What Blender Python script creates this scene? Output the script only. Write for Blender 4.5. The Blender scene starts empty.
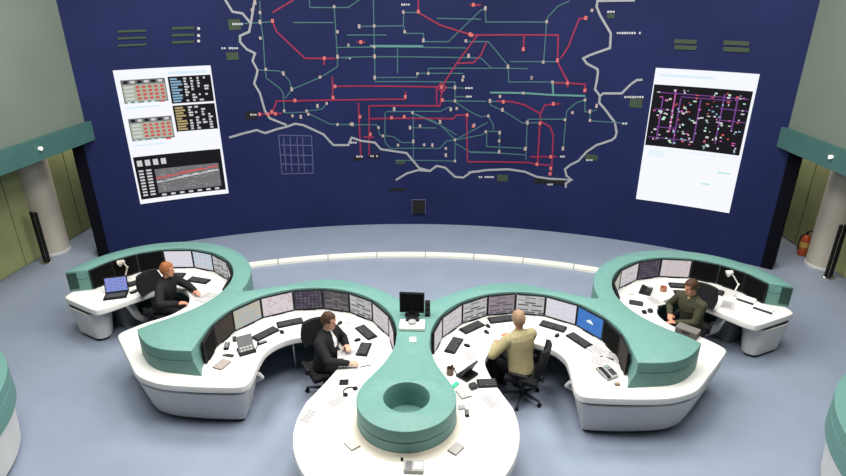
import bpy, bmesh, math, random
import numpy as np
from mathutils import Vector, Matrix
from mathutils.geometry import tessellate_polygon
random.seed(7)
PI = math.pi
S = bpy.context.scene
COL = S.collection

# ------------------------------------------------------------------ camera
IW, IH = 846, 476
CX, CH, PITCH, YAW, ROLL, FPX = 0.4754, 5.70, 0.417715, 0.0484156, -0.002619, 595.72
fw = Vector((-math.sin(YAW)*math.cos(PITCH), math.cos(YAW)*math.cos(PITCH), -math.sin(PITCH)))
rt = fw.cross(Vector((0, 0, 1))).normalized(); up = rt.cross(fw)
r2 = rt*math.cos(ROLL) + up*math.sin(ROLL); u2 = up*math.cos(ROLL) - rt*math.sin(ROLL)
CPOS = Vector((CX, 0, CH))
cd = bpy.data.cameras.new('camera'); cam = bpy.data.objects.new('camera', cd); COL.objects.link(cam)
cd.sensor_width = 36; cd.lens = FPX*36/IW; cd.clip_end = 200
M = Matrix((r2, u2, -fw)).transposed().to_4x4(); M.translation = CPOS
cam.matrix_world = M; S.camera = cam

# ------------------------------------------------------------------ light
w = bpy.data.worlds.new('world'); S.world = w; w.use_nodes = True
w.node_tree.nodes['Background'].inputs[0].default_value = (0.93, 0.97, 1.0, 1)
w.node_tree.nodes['Background'].inputs[1].default_value = 0.09
def area(name, loc, sx, sy, power, col=(1, .975, .93)):
    l = bpy.data.lights.new(name, 'AREA'); l.shape = 'RECTANGLE'; l.size = sx; l.size_y = sy
    l.energy = power; l.color = col
    o = bpy.data.objects.new(name, l); COL.objects.link(o); o.location = loc
    return o
for i, (x, y, pw) in enumerate([(-4.2, 5.7, 300), (0, 5.7, 390), (4.2, 5.7, 300),
                                (-4.2, 9.2, 310), (0, 9.2, 310), (4.2, 9.2, 310)]):
    area('ceiling_light_panel', (x, y, 7.8), 2.4, 2.4, pw)
for sx in (-1, 1): area('corridor_downlight', (sx*7.75, 13.0, 3.3), .5, .5, 34, (1, .96, .85))
S.view_settings.view_transform = 'Standard'; S.view_settings.look = 'None'
S.view_settings.exposure = 0.0; S.view_settings.gamma = 1; S.view_settings.use_curve_mapping = False

# ------------------------------------------------------------------ pixel -> place helpers
def ray(px, py):
    return fw + r2*((px-IW/2)/FPX) - u2*((py-IH/2)/FPX)
def at(px, py, z):
    d = ray(px, py); t = (z-CH)/d.z
    return CPOS + d*t
WR, WY = 13.09, 0.59            # the mimic wall is part of a cylinder
def wall_sz(px, py):
    d = ray(px, py); ox, oy = CPOS.x, CPOS.y-WY
    a = d.x*d.x+d.y*d.y; b = 2*(d.x*ox+d.y*oy); c = ox*ox+oy*oy-WR*WR
    t = (-b+math.sqrt(b*b-4*a*c))/(2*a); P = CPOS+d*t
    return (WR*math.atan2(P.x, P.y-WY), P.z)
def wall_p(s, z, off=0.0):
    a = s/WR; r = WR-off
    return Vector((r*math.sin(a), WY+r*math.cos(a), z))

# ------------------------------------------------------------------ materials
MATS = {}
def mat(name, col, rough=.5, spec=.4, metal=0, noise=0, nscale=8, bump=0, emit=None, estr=0):
    if name in MATS: return MATS[name]
    m = bpy.data.materials.new(name); m.use_nodes = True; MATS[name] = m
    nt = m.node_tree; b = nt.nodes['Principled BSDF']
    c4 = (*col, 1)
    b.inputs['Base Color'].default_value = c4; b.inputs['Roughness'].default_value = rough
    b.inputs['Specular IOR Level'].default_value = spec; b.inputs['Metallic'].default_value = metal
    if noise or bump:
        tc = nt.nodes.new('ShaderNodeTexCoord'); n = nt.nodes.new('ShaderNodeTexNoise')
        n.inputs['Scale'].default_value = nscale; n.inputs['Detail'].default_value = 5
        nt.links.new(tc.outputs['Object'], n.inputs['Vector'])
        if noise:
            r = nt.nodes.new('ShaderNodeValToRGB')
            r.color_ramp.elements[0].position = .3; r.color_ramp.elements[1].position = .7
            r.color_ramp.elements[0].color = (*[v*(1-noise) for v in col], 1)
            r.color_ramp.elements[1].color = (*[min(1, v*(1+noise)) for v in col], 1)
            nt.links.new(n.outputs['Fac'], r.inputs['Fac']); nt.links.new(r.outputs['Color'], b.inputs['Base Color'])
        if bump:
            bp = nt.nodes.new('ShaderNodeBump'); bp.inputs['Strength'].default_value = bump; bp.inputs['Distance'].default_value = .01
            nt.links.new(n.outputs['Fac'], bp.inputs['Height']); nt.links.new(bp.outputs['Normal'], b.inputs['Normal'])
    if emit is not None:
        b.inputs['Emission Color'].default_value = (*emit, 1); b.inputs['Emission Strength'].default_value = estr
    return m
def screen_mat(name, bg, ink, ink2, style, strength=.55):
    """a lit display: procedural content, emission only (it is a screen)"""
    if name in MATS: return MATS[name]
    m = bpy.data.materials.new(name); m.use_nodes = True; MATS[name] = m
    nt = m.node_tree; b = nt.nodes['Principled BSDF']; L = nt.links.new; N = nt.nodes.new
    b.inputs['Base Color'].default_value = (.004, .004, .004, 1); b.inputs['Roughness'].default_value = .6; b.inputs['Specular IOR Level'].default_value = .03
    uv = N('ShaderNodeUVMap')
    mp = N('ShaderNodeMapping'); L(uv.outputs['UV'], mp.inputs['Vector'])
    if style == 'rows':
        mp.inputs['Scale'].default_value = (2.6, 6, 1)
        t = N('ShaderNodeTexBrick'); t.inputs['Scale'].default_value = 1; t.inputs['Mortar Size'].default_value = .16
        t.inputs['Row Height'].default_value = .8; t.inputs['Brick Width'].default_value = 1.3
        L(mp.outputs[0], t.inputs['Vector'])
        t.inputs['Color1'].default_value = (*ink, 1); t.inputs['Color2'].default_value = (*ink2, 1); t.inputs['Mortar'].default_value = (*bg, 1)
        out = t.outputs['Color']
    else:
        mp.inputs['Scale'].default_value = (7, 6, 1) if style == 'grid' else (4, 3, 1)
        t = N('ShaderNodeTexVoronoi'); t.feature = 'DISTANCE_TO_EDGE'; t.inputs['Scale'].default_value = 1
        if style == 'grid': t.inputs['Randomness'].default_value = .25
        L(mp.outputs[0], t.inputs['Vector'])
        lt = N('ShaderNodeMath'); lt.operation = 'LESS_THAN'; lt.inputs[1].default_value = .035 if style == 'lines' else .06
        L(t.outputs['Distance'], lt.inputs[0])
        nz = N('ShaderNodeTexNoise'); nz.inputs['Scale'].default_value = 3; L(uv.outputs['UV'], nz.inputs['Vector'])
        mx0 = N('ShaderNodeMix'); mx0.data_type = 'RGBA'; mx0.inputs[6].default_value = (*ink, 1); mx0.inputs[7].default_value = (*ink2, 1)
        gt = N('ShaderNodeMath'); gt.operation = 'GREATER_THAN'; gt.inputs[1].default_value = .5; L(nz.outputs['Fac'], gt.inputs[0]); L(gt.outputs[0], mx0.inputs[0])
        mx = N('ShaderNodeMix'); mx.data_type = 'RGBA'; mx.inputs[6].default_value = (*bg, 1)
        L(lt.outputs[0], mx.inputs[0]); L(mx0.outputs[2], mx.inputs[7]); out = mx.outputs[2]
    L(out, b.inputs['Emission Color']); b.inputs['Emission Strength'].default_value = strength
    return m
WHITE = mat('white_laminate', (.80, .795, .765), .38, .4, noise=.015, nscale=3)
PANELW = mat('off_white_panel', (.66, .655, .635), .5, .35, noise=.03, nscale=4)
GREEN = mat('sea_green_laminate', (.125, .268, .238), .5, .35, noise=.05, nscale=14)
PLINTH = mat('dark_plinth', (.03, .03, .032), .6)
BLACKP = mat('black_plastic', (.009, .009, .010), .5, .2)
DARKP = mat('charcoal_plastic', (.032, .033, .036), .5, .25)
KEYM = mat('keycap_grey', (.055, .057, .06), .6, .2)
GREYP = mat('grey_plastic', (.32, .32, .33), .5)
LGREY = mat('light_grey_plastic', (.58, .58, .57), .5)
PAPER = mat('paper', (.83, .83, .82), .8, .1)
BEIGEP = mat('beige_card', (.70, .64, .55), .8, .1)
CHROME = mat('steel', (.6, .6, .6), .25, .5, 1)
BLKFAB = mat('black_fabric', (.016, .016, .018), .85, .15, noise=.3, nscale=60)
FLOORM = mat('blue_grey_floor', (.238, .28, .365), .36, .4, noise=.045, nscale=1.6)
NAVY = mat('navy_board', (.0125, .0180, .072), .6, .12, noise=.18, nscale=.5)
ENDSHADE = mat('board_end_shade', (.004, .004, .008), .8, .05)  # near-black colour paints the shade on the wall's end returns
GALL = mat('grey_green_plaster', (.150, .182, .150), .85, .1, noise=.04, nscale=1.2)
FASC = mat('teal_fascia', (.045, .12, .11), .6, .3, noise=.06, nscale=4)
OLIVE = mat('olive_panel', (.29, .315, .15), .75, .15, noise=.09, nscale=2.5)
CREAM = mat('cream_column_paint', (.52, .48, .41), .7, .2, noise=.03, nscale=2)
KERB = mat('cream_kerb', (.80, .78, .68), .55)
LGREEN = mat('teal_strip', (.042, .12, .135), .6)
LTEAL = mat('bright_teal_strip', (.09, .23, .22), .6)
LRED = mat('crimson_strip', (.25, .014, .055), .6)
LBORD = mat('pale_grey_strip', (.30, .31, .33), .6)
LSTAT = mat('station_cream', (.38, .31, .30), .6)
LSTATR = mat('station_red', (.55, .13, .13), .6)
LTEXT = mat('label_white', (.48, .48, .50), .6)
LPLATE = mat('olive_label_plate', (.035, .055, .03), .6)
LAV = mat('lavender_strip', (.085, .085, .19), .6)
SKIN = mat('skin', (.60, .33, .23), .55, .35)
SKINR = mat('ruddy_skin', (.55, .24, .15), .55, .35)
SUIT = mat('black_suit', (.013, .013, .015), .8, .2)
SHIRT = mat('white_shirt', (.80, .80, .80), .7)
TROUS = mat('dark_trousers', (.012, .012, .014), .85, .15)
SHOE = mat('black_shoe', (.01, .01, .01), .35)
KHAKI = mat('khaki_jacket', (.36, .315, .175), .85, .15, noise=.1, nscale=25)
OLIVEJ = mat('olive_jacket', (.055, .055, .035), .85, .15, noise=.25, nscale=25)
TAN = mat('tan_collar', (.50, .36, .18), .85, .15)
HBROWN = mat('brown_hair', (.055, .026, .013), .6, .3)
HGING = mat('ginger_hair', (.30, .10, .035), .6, .3)
HBLOND = mat('sandy_hair', (.31, .20, .125), .6, .3)
EYE = mat('eye_dark', (.02, .015, .01), .3)
LIP = mat('lip', (.40, .14, .11), .5)

# ------------------------------------------------------------------ object helpers
def link(name, me, material=None, parent=None):
    o = bpy.data.objects.new(name, me); COL.objects.link(o)
    if material is not None and not me.materials: me.materials.append(material)
    if parent is not None: o.parent = parent
    return o
def obj(name, bm, material, parent=None, smooth=False, loc=None, rz=None):
    bmesh.ops.recalc_face_normals(bm, faces=bm.faces)
    me = bpy.data.meshes.new(name); bm.to_mesh(me); bm.free()
    if smooth:
        me.shade_smooth()
        try: me.set_sharp_from_angle(angle=math.radians(38))
        except Exception: pass
    o = link(name, me, material, parent)
    if loc is not None: o.location = loc
    if rz is not None: o.rotation_euler.z = rz
    return o
def tag(o, label=None, cat=None, group=None, kind=None):
    if label: o['label'] = label
    if cat: o['category'] = cat
    if group: o['group'] = group
    if kind: o['kind'] = kind
    return o
def thing(name, label, cat, loc, rz=0, group=None):
    o = bpy.data.objects.new(name, None); COL.objects.link(o); o.empty_display_size = .1
    o.location = loc; o.rotation_euler.z = rz
    return tag(o, label, cat, group)
def bx(bm, c, s, rx=0, ry=0, rz=0, bev=0):
    r = bmesh.ops.create_cube(bm, size=1)
    T = Matrix.Translation(c) @ Matrix.Rotation(rz, 4, 'Z') @ Matrix.Rotation(ry, 4, 'Y') @ Matrix.Rotation(rx, 4, 'X') @ Matrix.Diagonal((*s, 1))
    bmesh.ops.transform(bm, matrix=T, verts=r['verts'])
    if bev:
        es = list({e for v in r['verts'] for e in v.link_edges})
        bmesh.ops.bevel(bm, geom=es, offset=bev, segments=2, affect='EDGES', profile=.6)
    return bm
def box(c, s, **k): return bx(bmesh.new(), c, s, **k)
def cyl(bm, p0, p1, r0, r1=None, n=16):
    p0 = Vector(p0); p1 = Vector(p1); r1 = r0 if r1 is None else r1
    d = p1-p0; L = d.length
    r = bmesh.ops.create_cone(bm, cap_ends=True, segments=n, radius1=r0, radius2=r1, depth=L)
    q = d.to_track_quat('Z', 'Y').to_matrix().to_4x4(); q.translation = (p0+p1)/2
    bmesh.ops.transform(bm, matrix=q, verts=r['verts']); return bm
def sph(bm, c, r, sc=(1, 1, 1), u=14, v=9):
    q = bmesh.ops.create_uvsphere(bm, u_segments=u, v_segments=v, radius=r)
    bmesh.ops.transform(bm, matrix=Matrix.Translation(c) @ Matrix.Diagonal((*sc, 1)), verts=q['verts']); return bm
def tube(bm, pts, r, n=8):
    for a, b in zip(pts[:-1], pts[1:]): cyl(bm, a, b, r, n=n)
    for p in pts[1:-1]: sph(bm, p, r, u=n, v=5)
    return bm
def lathe(bm, prof, n=24, c=(0, 0)):
    rings = [[bm.verts.new((c[0]+r*math.cos(2*PI*i/n), c[1]+r*math.sin(2*PI*i/n), z)) for i in range(n)] for r, z in prof]
    for a, b in zip(rings[:-1], rings[1:]):
        for i in range(n): bm.faces.new((a[i], a[(i+1) % n], b[(i+1) % n], b[i]))
    bm.faces.new(rings[0]); bm.faces.new(rings[-1]); return bm
def arc(c, R, a0, a1, n):
    return [(c[0]+R*math.cos(math.radians(a0+(a1-a0)*i/n)), c[1]+R*math.sin(math.radians(a0+(a1-a0)*i/n))) for i in range(n+1)]
def crom(P, k=4):
    out = []
    for i in range(len(P)-1):
        p0 = P[max(0, i-1)]; p1 = P[i]; p2 = P[i+1]; p3 = P[min(len(P)-1, i+2)]
        for j in range(k):
            t = j/k
            out.append(tuple(.5*(2*p1[q]+(p2[q]-p0[q])*t+(2*p0[q]-5*p1[q]+4*p2[q]-p3[q])*t*t+(3*p1[q]-p0[q]-3*p2[q]+p3[q])*t**3) for q in (0, 1)))
    out.append(P[-1]); return out
def dedupe(P, e=.004):
    o = [P[0]]
    for p in P[1:]:
        if math.hypot(p[0]-o[-1][0], p[1]-o[-1][1]) > e: o.append(p)
    if math.hypot(o[0][0]-o[-1][0], o[0][1]-o[-1][1]) < e: o.pop()
    return o
def area2(P): return sum(P[i][0]*P[(i+1) % len(P)][1]-P[(i+1) % len(P)][0]*P[i][1] for i in range(len(P)))
def inset(P, d):
    """inward offset of a closed loop"""
    s = 1 if area2(P) > 0 else -1; out = []
    n = len(P)
    for i in range(n):
        a, b, c = P[i-1], P[i], P[(i+1) % n]
        t1 = Vector((b[0]-a[0], b[1]-a[1])).normalized(); t2 = Vector((c[0]-b[0], c[1]-b[1])).normalized()
        n1 = Vector((-t1.y, t1.x))*s; n2 = Vector((-t2.y, t2.x))*s
        m = n1+n2
        if m.length < 1e-6: m = n1.copy()
        m.normalize(); k = d/max(.55, m.dot(n1))
        out.append((b[0]+m.x*k, b[1]+m.y*k))
    return out
def fill(bm, loops):
    flat = [v for l in loops for v in l]
    for t in tessellate_polygon([[v.co for v in l] for l in loops]):
        try: bm.faces.new([flat[i] for i in t])
        except ValueError: pass
def prism(P, prof, bm=None):
    """closed loop extruded; prof = [(inset, z), ...] from bottom to top"""
    bm = bm or bmesh.new()
    rings = []
    for d, z in prof:
        Q = inset(P, d) if d else P
        rings.append([bm.verts.new((x, y, z)) for x, y in Q])
    n = len(P)
    for a, b in zip(rings[:-1], rings[1:]):
        for i in range(n): bm.faces.new((a[i], a[(i+1) % n], b[(i+1) % n], b[i]))
    for rg in (rings[0], rings[-1]): fill(bm, [rg])
    return bm
def mir(P): return [(-x, y) for x, y in P]

# ================================================================== STRUCTURE
bm = bmesh.new()
bx(bm, (0, 5, -.05), (30, 30, .1))
tag(obj('floor', bm, FLOORM), 'blue-grey smooth floor', kind='structure')

def curved_slab(s0, s1, z0, z1, o0, o1, step=.25):
    bm = bmesh.new(); n = max(1, int((s1-s0)/step)); R = []
    for i in range(n+1):
        s = s0+(s1-s0)*i/n
        R.append([bm.verts.new(wall_p(s, z, o)) for z, o in ((z0, o0), (z0, o1), (z1, o1), (z1, o0))])
    for a, b in zip(R[:-1], R[1:]):
        for k in range(4): bm.faces.new((a[k], a[(k+1) % 4], b[(k+1) % 4], b[k]))
    bm.faces.new(R[0]); bm.faces.new(R[-1]); return bm
wallb = tag(obj('wall_back', curved_slab(-7.46, 7.46, 0, 7.6, -.3, 0), NAVY), 'curved navy display wall carrying a network map', kind='structure')
for s in (-1, 1):
    a, b = sorted((s*7.462, s*7.68))
    obj('end_shade_strip', curved_slab(a, b, 0, 7.6, -.5, .01), ENDSHADE, wallb)  # dark strip stands in for the shadowed return at the wall end

for s, side in ((-1, 'left'), (1, 'right')):
    gx = lambda y: s*(7.22-.118*(y-9.5))
    wx = lambda y: s*(8.65-.1*(y-10.3))
    # outer side wall with panels
    Y0, Y1 = 2.0, 15.5
    bm = bmesh.new()
    P = [(wx(Y0), Y0), (wx(Y1), Y1), (wx(Y1)+s*.2, Y1), (wx(Y0)+s*.2, Y0)]
    prism(P, [(0, 0), (0, 2.6)], bm)
    sw = tag(obj('wall_'+side, bm, OLIVE), 'olive green panelled side wall under the gallery', kind='structure')
    y = Y0
    while y < Y1-.1:
        ya, yb = y+.012, y+.9-.012
        P = [(wx(ya), ya), (wx(yb), yb), (wx(yb)-s*.025, yb), (wx(ya)-s*.025, ya)]
        obj('panel', prism(P, [(0, .03), (0, 2.595)]), OLIVE, sw)
        y += .9
    # gallery volume above
    E0, E1 = 2.0, 11.72
    P = [(gx(E0), E0), (gx(E1), E1), (gx(E1)+s*3.2, E1), (gx(E0)+s*3, E0)]
    g = tag(obj('gallery_'+side, prism(P, [(0, 2.62), (0, 7.6)]), GALL), 'grey-green overhanging gallery wall', kind='structure')
    P = [(gx(E0)-s*.10, E0), (gx(E1)-s*.10, E1+.06), (gx(E1)+s*3.2, E1+.06), (gx(E1)+s*3.2, E1+.002), (gx(E1)-s*.002, E1+.002), (gx(E0)-s*.002, E0)]
    obj('fascia_band', prism(P, [(0, 2.58), (.0, 2.60), (0, 2.97)]), FASC, g)
    # small white lamp on the band
    q = at(35 if s < 0 else 832, 150 if s < 0 else 158, 2.8)
    yy = 10.25
    xx = gx(yy)-s*.102
    bm = bmesh.new(); cyl(bm, (xx, yy, 2.80), (xx-s*.05, yy, 2.80), .03, .036, n=14)
    obj('spot_lamp', bm, mat('lamp_white', (.85, .85, .8), .4, emit=(1, .97, .9), estr=.6), g)
    # column
    cx, cy = s*8.44, 11.78
    bm = bmesh.new(); lathe(bm, [(.33, 0), (.33, 2.62)], 36, (cx, cy))
    c_ = tag(obj('column_'+side, bm, CREAM, smooth=True), 'round cream column under the gallery', kind='structure')
    bm = bmesh.new(); lathe(bm, [(.342, 0), (.342, .05), (.332, .06)], 36, (cx, cy)); obj('base_ring', bm, PANELW, c_, smooth=True)

# kerb on the floor behind the desks: sections with joints
KR, KY = 10.715, 1.049
kerb = thing('floor_kerb', 'cream curved kerb strip on the blue floor before the map wall', 'kerb', (0, 0, 0))
k = -4
while k < 4:
    a0 = (k*1.06-.04)/KR; a1 = a0+1.045/KR; P = []
    for i in range(7):
        a = a0+(a1-a0)*i/6; P.append(((KR)*math.sin(a), KY+KR*math.cos(a)))
    for i in range(7):
        a = a1+(a0-a1)*i/6; P.append(((KR+.17)*math.sin(a), KY+(KR+.17)*math.cos(a)))
    obj('kerb_section', prism(P, [(0, 0), (0, .055), (.008, .065)]), KERB, kerb)
    k += 1

# ================================================================== MAP ON THE WALL
ORG = dict(A=(215, 0), B=(215, 75), C=(340, 0), D=(340, 75), E=(340, 140), F=(470, 0), G=(470, 75), H=(470, 130), I=(560, 0), J=(560, 75))
def tr(k, pts): return [wall_sz(ORG[k][0]+x/6, ORG[k][1]+y/6) for x, y in pts]
def strip(name, sz, wd, material, h=.012):
    P = [sz[0]]
    for a, b in zip(sz[:-1], sz[1:]):
        n = max(1, int(abs(b[0]-a[0])/.45))
        for i in range(1, n+1): P.append((a[0]+(b[0]-a[0])*i/n, a[1]+(b[1]-a[1])*i/n))
    bm = bmesh.new(); R = []
    for i, p in enumerate(P):
        a = P[max(0, i-1)]; b = P[min(len(P)-1, i+1)]
        t1 = Vector((p[0]-a[0], p[1]-a[1])); t2 = Vector((b[0]-p[0], b[1]-p[1]))
        if t1.length < 1e-6: t1 = t2.copy()
        if t2.length < 1e-6: t2 = t1.copy()
        t1.normalize(); t2.normalize(); n1 = Vector((-t1.y, t1.x)); m = n1+Vector((-t2.y, t2.x))
        if m.length < 1e-3: m = n1.copy()
        m.normalize(); q = m*(wd/2/max(.5, m.dot(n1)))
        R.append([bm.verts.new(wall_p(p[0]+e*q.x, p[1]+e*q.y, o)) for e, o in ((1, -.003), (1, h), (-1, h), (-1, -.003))])
    for a, b in zip(R[:-1], R[1:]):
        for k in range(4): bm.faces.new((a[k], a[(k+1) % 4], b[(k+1) % 4], b[k]))
    bm.faces.new(R[0]); bm.faces.new(R[-1])
    return obj(name, bm, material, wallb)
def plate(name, s0, s1, z0, z1, material, h=.016, parent=None, base=-.003):
    return obj(name, curved_slab(s0, s1, z0, z1, base, h, .1), material, parent or wallb)
def pplate(name, x0, y0, x1, y1, material, h=.016):
    a = wall_sz(x0, y1); b = wall_sz(x1, y0)
    return plate(name, a[0], b[0], a[1], b[1], material, h)

BORDER = [('A', [(50, -20), (105, 70), (165, 80), (215, 140), (205, 190), (150, 215), (150, 250), (190, 295), (240, 320), (225, 365), (255, 420), (250, 450), (235, 500), (270, 560), (300, 665), (330, 710), (430, 750)]),
 ('B', [(85, 375), (170, 350), (250, 330), (300, 348), (370, 325), (430, 310), (480, 292), (530, 300), (650, 355), (710, 420), (800, 420), (820, 375), (880, 395), (960, 405), (995, 445), (1150, 468), (1225, 558), (1290, 575), (1330, 545), (1380, 555), (1440, 610), (1490, 615), (1540, 580), (1590, 578)]),
 ('H', [(-10, 255), (100, 240), (230, 235), (330, 250), (400, 280), (480, 292), (610, 298), (580, 275), (570, 235), (600, 210), (650, 185), (700, 130), (760, 90), (850, 60), (870, 45), (880, 15), (870, -45), (810, -125), (775, -165), (780, -205), (750, -245), (760, -290), (768, -345), (765, -365), (700, -400), (680, -430), (720, -450), (840, -492), (845, -580), (780, -690), (760, -740), (765, -775), (990, -778)]),
 ('E', [(335, 240), (400, 200), (470, 180), (540, 186)]), ('J', [(240, 125), (260, 110), (370, 110), (420, 60), (460, 30), (495, 28)]), ('H', [(608, 298), (575, 320), (575, 345)]),
 ('A', [(240, -15), (228, 60), (215, 140)])]
for k_, p_ in BORDER: strip('border_line', tr(k_, p_), .046, LBORD, .014)
GRN = [('A', [(268, 5), (275, 130), (290, 240), (300, 420), (310, 474)]), ('A', [(110, 145), (280, 135), (335, 130)]), ('A', [(258, 420), (380, 425), (410, 440), (450, 490), (460, 540), (420, 590)]),
 ('B', [(310, 20), (390, 80), (410, 110), (415, 225)]), ('B', [(462, 85), (500, 70), (630, 15), (735, -50), (735, -105)]), ('A', [(735, 345), (715, 40)]), ('A', [(565, -10), (570, 45), (800, 45), (870, -5)]), ('A', [(740, 345), (815, 350)]),
 ('A', [(470, 135), (710, 135)]), ('C', [(120, 158), (380, 155), (383, 75), (460, 75)]), ('C', [(385, 158), (388, 200), (500, 200), (505, 250), (650, 250), (846, 60), (875, 50)]), ('C', [(200, -10), (210, 474)]), ('C', [(-18, 285), (200, 282), (760, 288)]), ('C', [(-18, 345), (200, 340), (846, 348), (905, 405)]),
 ('C', [(215, 465), (460, 465), (460, 440), (740, 440)]), ('C', [(530, 436), (530, 410), (905, 410)]), ('C', [(345, 290), (345, 440)]), ('C', [(40, 210), (280, 210)]), ('C', [(580, 110), (846, 115)]),
 ('D', [(205, 10), (210, 40), (690, 42), (690, 160)]), ('D', [(625, 75), (800, 80)]), ('D', [(620, 155), (880, 158)]), ('D', [(692, 130), (780, 130)]), ('D', [(690, 160), (790, 225), (846, 250), (890, 245)]),
 ('D', [(270, 225), (270, 400), (300, 440), (600, 440), (640, 395), (690, 390), (846, 360), (880, 345)]), ('D', [(275, 220), (600, 218), (660, 190)]), ('D', [(440, 230), (440, 500)]), ('D', [(430, 228), (600, 300), (690, 385)]), ('D', [(445, 232), (560, 275), (700, 360)]), ('D', [(420, 316), (580, 318)]),
 ('D', [(0, 298), (220, 298), (240, 360), (320, 370), (370, 405), (438, 405)]), ('D', [(692, 388), (800, 330), (885, 285)]), ('D', [(690, 395), (690, 515)]), ('D', [(692, 410), (780, 460), (950, 465)]),
 ('E', [(330, 122), (690, 126)]), ('F', [(92, 52), (95, 132), (460, 132), (442, 370)]), ('F', [(460, 128), (465, 105), (530, 35), (600, 5)]), ('F', [(240, 370), (525, 370)]), ('F', [(-20, 250), (110, 250), (235, 400)]), ('F', [(125, 408), (350, 412)]), ('F', [(230, 405), (232, 490)]),
 ('G', [(230, 42), (490, 42), (600, 48)]), ('G', [(120, 158), (230, 160)]), ('G', [(690, 128), (690, 220), (720, 220), (760, 210)]), ('G', [(720, 222), (720, 275), (950, 290)]), ('G', [(688, 150), (640, 165), (580, 215), (575, 265), (560, 440)]),
 ('G', [(330, 288), (350, 265), (572, 265)]), ('G', [(343, 290), (335, 510)]), ('G', [(120, 150), (122, 180), (200, 215), (320, 290), (415, 285)]), ('G', [(100, 338), (180, 340), (175, 470)]), ('G', [(100, 345), (100, 430), (332, 440)]), ('G', [(0, 465), (172, 468), (335, 480)]), ('G', [(110, 248), (140, 300), (140, 335)]),
 ('B', [(550, 225), (690, 295), (846, 298)]), ('B', [(415, 228), (560, 222)]), ('B', [(560, 215), (640, 205), (672, 170)])]
for k_, p_ in GRN: strip('green_line', tr(k_, p_), .024, LGREEN, .009)
for k_, p_ in [('G', [(120, 105), (320, 108), (500, 120), (690, 125)]), ('G', [(495, 45), (500, 115)]), ('C', [(180, 275), (500, 277)])]: strip('bright_green_line', tr(k_, p_), .04, LTEAL, .010)
RED = [('A', [(345, 75), (470, 0)]), ('A', [(345, 130), (370, 190), (540, 350), (720, 350)]), ('A', [(655, 352), (655, 390)]), ('B', [(345, 225), (370, 155), (480, 155), (846, 148), (1140, 145), (1145, 100)]), ('B', [(260, 235), (400, 230)]), ('B', [(705, 10), (705, 145)]), ('B', [(708, 68), (846, 66), (1350, 72)]),
 ('C', [(470, -10), (470, 75), (600, 150), (790, 210), (1310, 210), (1305, 370), (1370, 500), (1470, 505), (1472, 550)]), ('C', [(100, 252), (150, 252)]), ('C', [(830, 205), (700, 380), (635, 480), (615, 520)]), ('C', [(880, 250), (846, 330), (800, 375), (705, 380)]),
 ('D', [(110, 165), (125, 485)]), ('D', [(175, 480), (175, 185), (600, 185), (615, 75)]), ('D', [(178, 262), (680, 262), (700, 240), (760, 240), (765, 520), (1130, 525), (1180, 535), (1262, 542)]), ('D', [(580, 75), (580, 190)]), ('D', [(140, 372), (205, 372)]),
 ('F', [(325, 212), (320, 300)]), ('F', [(700, 108), (655, 112), (590, 280), (545, 350)]), ('F', [(0, 30), (65, 30)]), ('G', [(490, 48), (585, 48), (685, 55)]), ('G', [(585, 20), (585, 75)]), ('G', [(160, 155), (250, 160), (330, 180), (420, 230), (425, 280)]), ('G', [(425, 228), (450, 180), (540, 172)]),
 ('G', [(420, 285), (405, 540)]), ('G', [(425, 280), (480, 310), (500, 360), (488, 600)]), ('H', [(360, 160), (520, 160)]), ('D', [(600, 45), (640, 75), (610, 105), (588, 75), (604, 48)])]
for k_, p_ in RED: strip('red_line', tr(k_, p_), .032, LRED, .011)
STA = [('A', [(240, 15), (222, 60), (270, 75), (270, 132), (272, 228), (305, 415), (410, 440), (735, 190), (715, 40), (735, 340), (800, 272), (630, 462)]), ('B', [(460, 85), (415, 215), (465, 245), (515, 250), (550, 215), (560, 235), (615, 185), (670, 170), (735, 297), (825, 295)]),
 ('C', [(115, 158), (205, 155), (205, 280), (208, 338), (380, 72), (388, 190), (500, 242), (50, 270), (755, 245), (772, 335), (530, 440), (465, 442), (208, 465), (740, 460)]), ('D', [(690, 75), (690, 155), (735, 30), (665, 205), (700, 200), (480, 305), (420, 315), (232, 315), (258, 365), (440, 398), (348, 420), (505, 418), (555, 420), (690, 388), (635, 440), (600, 280), (805, 300), (435, 225), (325, 203), (65, 295)]),
 ('E', [(635, 90), (690, 125)]), ('F', [(92, 50), (460, 130), (440, 372), (228, 400), (370, 465), (732, 62)]), ('G', [(120, 155), (320, 108), (180, 128), (195, 208), (110, 245), (95, 340), (178, 345), (175, 395), (330, 445), (345, 285), (570, 268), (690, 150), (720, 218), (720, 272), (615, 225), (558, 440), (370, 18), (495, 42), (760, 185)]), ('H', [(175, 130), (335, 108)])]
def mark(name, s, z, wd, hg, m): plate(name, s-wd/2, s+wd/2, z-hg/2, z+hg/2, m, .022)
for k_, p_ in STA:
    for i, q in enumerate(tr(k_, p_)): mark('station_mark', q[0], q[1], .052, .06 if i % 3 else .085, LSTAT)
RSTA = [('A', [(345, 125), (655, 348)]), ('B', [(318, 235), (340, 220), (362, 232), (268, 235), (480, 152), (708, 135), (720, 68)]), ('C', [(470, 70), (800, 28), (780, 205), (125, 252)]), ('D', [(610, 72), (615, 150), (763, 240), (120, 250), (182, 355), (392, 130), (385, 250), (310, 255)]), ('F', [(320, 295), (525, 362), (695, 108), (10, 210)]), ('G', [(585, 48), (690, 92), (200, 160), (500, 172), (420, 290), (20, 305)]), ('H', [(485, 160), (402, 205), (485, 230), (480, 262)])]
for k_, p_ in RSTA:
    for q in tr(k_, p_): mark('red_station_mark', q[0], q[1], .06, .075, LSTATR)
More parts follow.
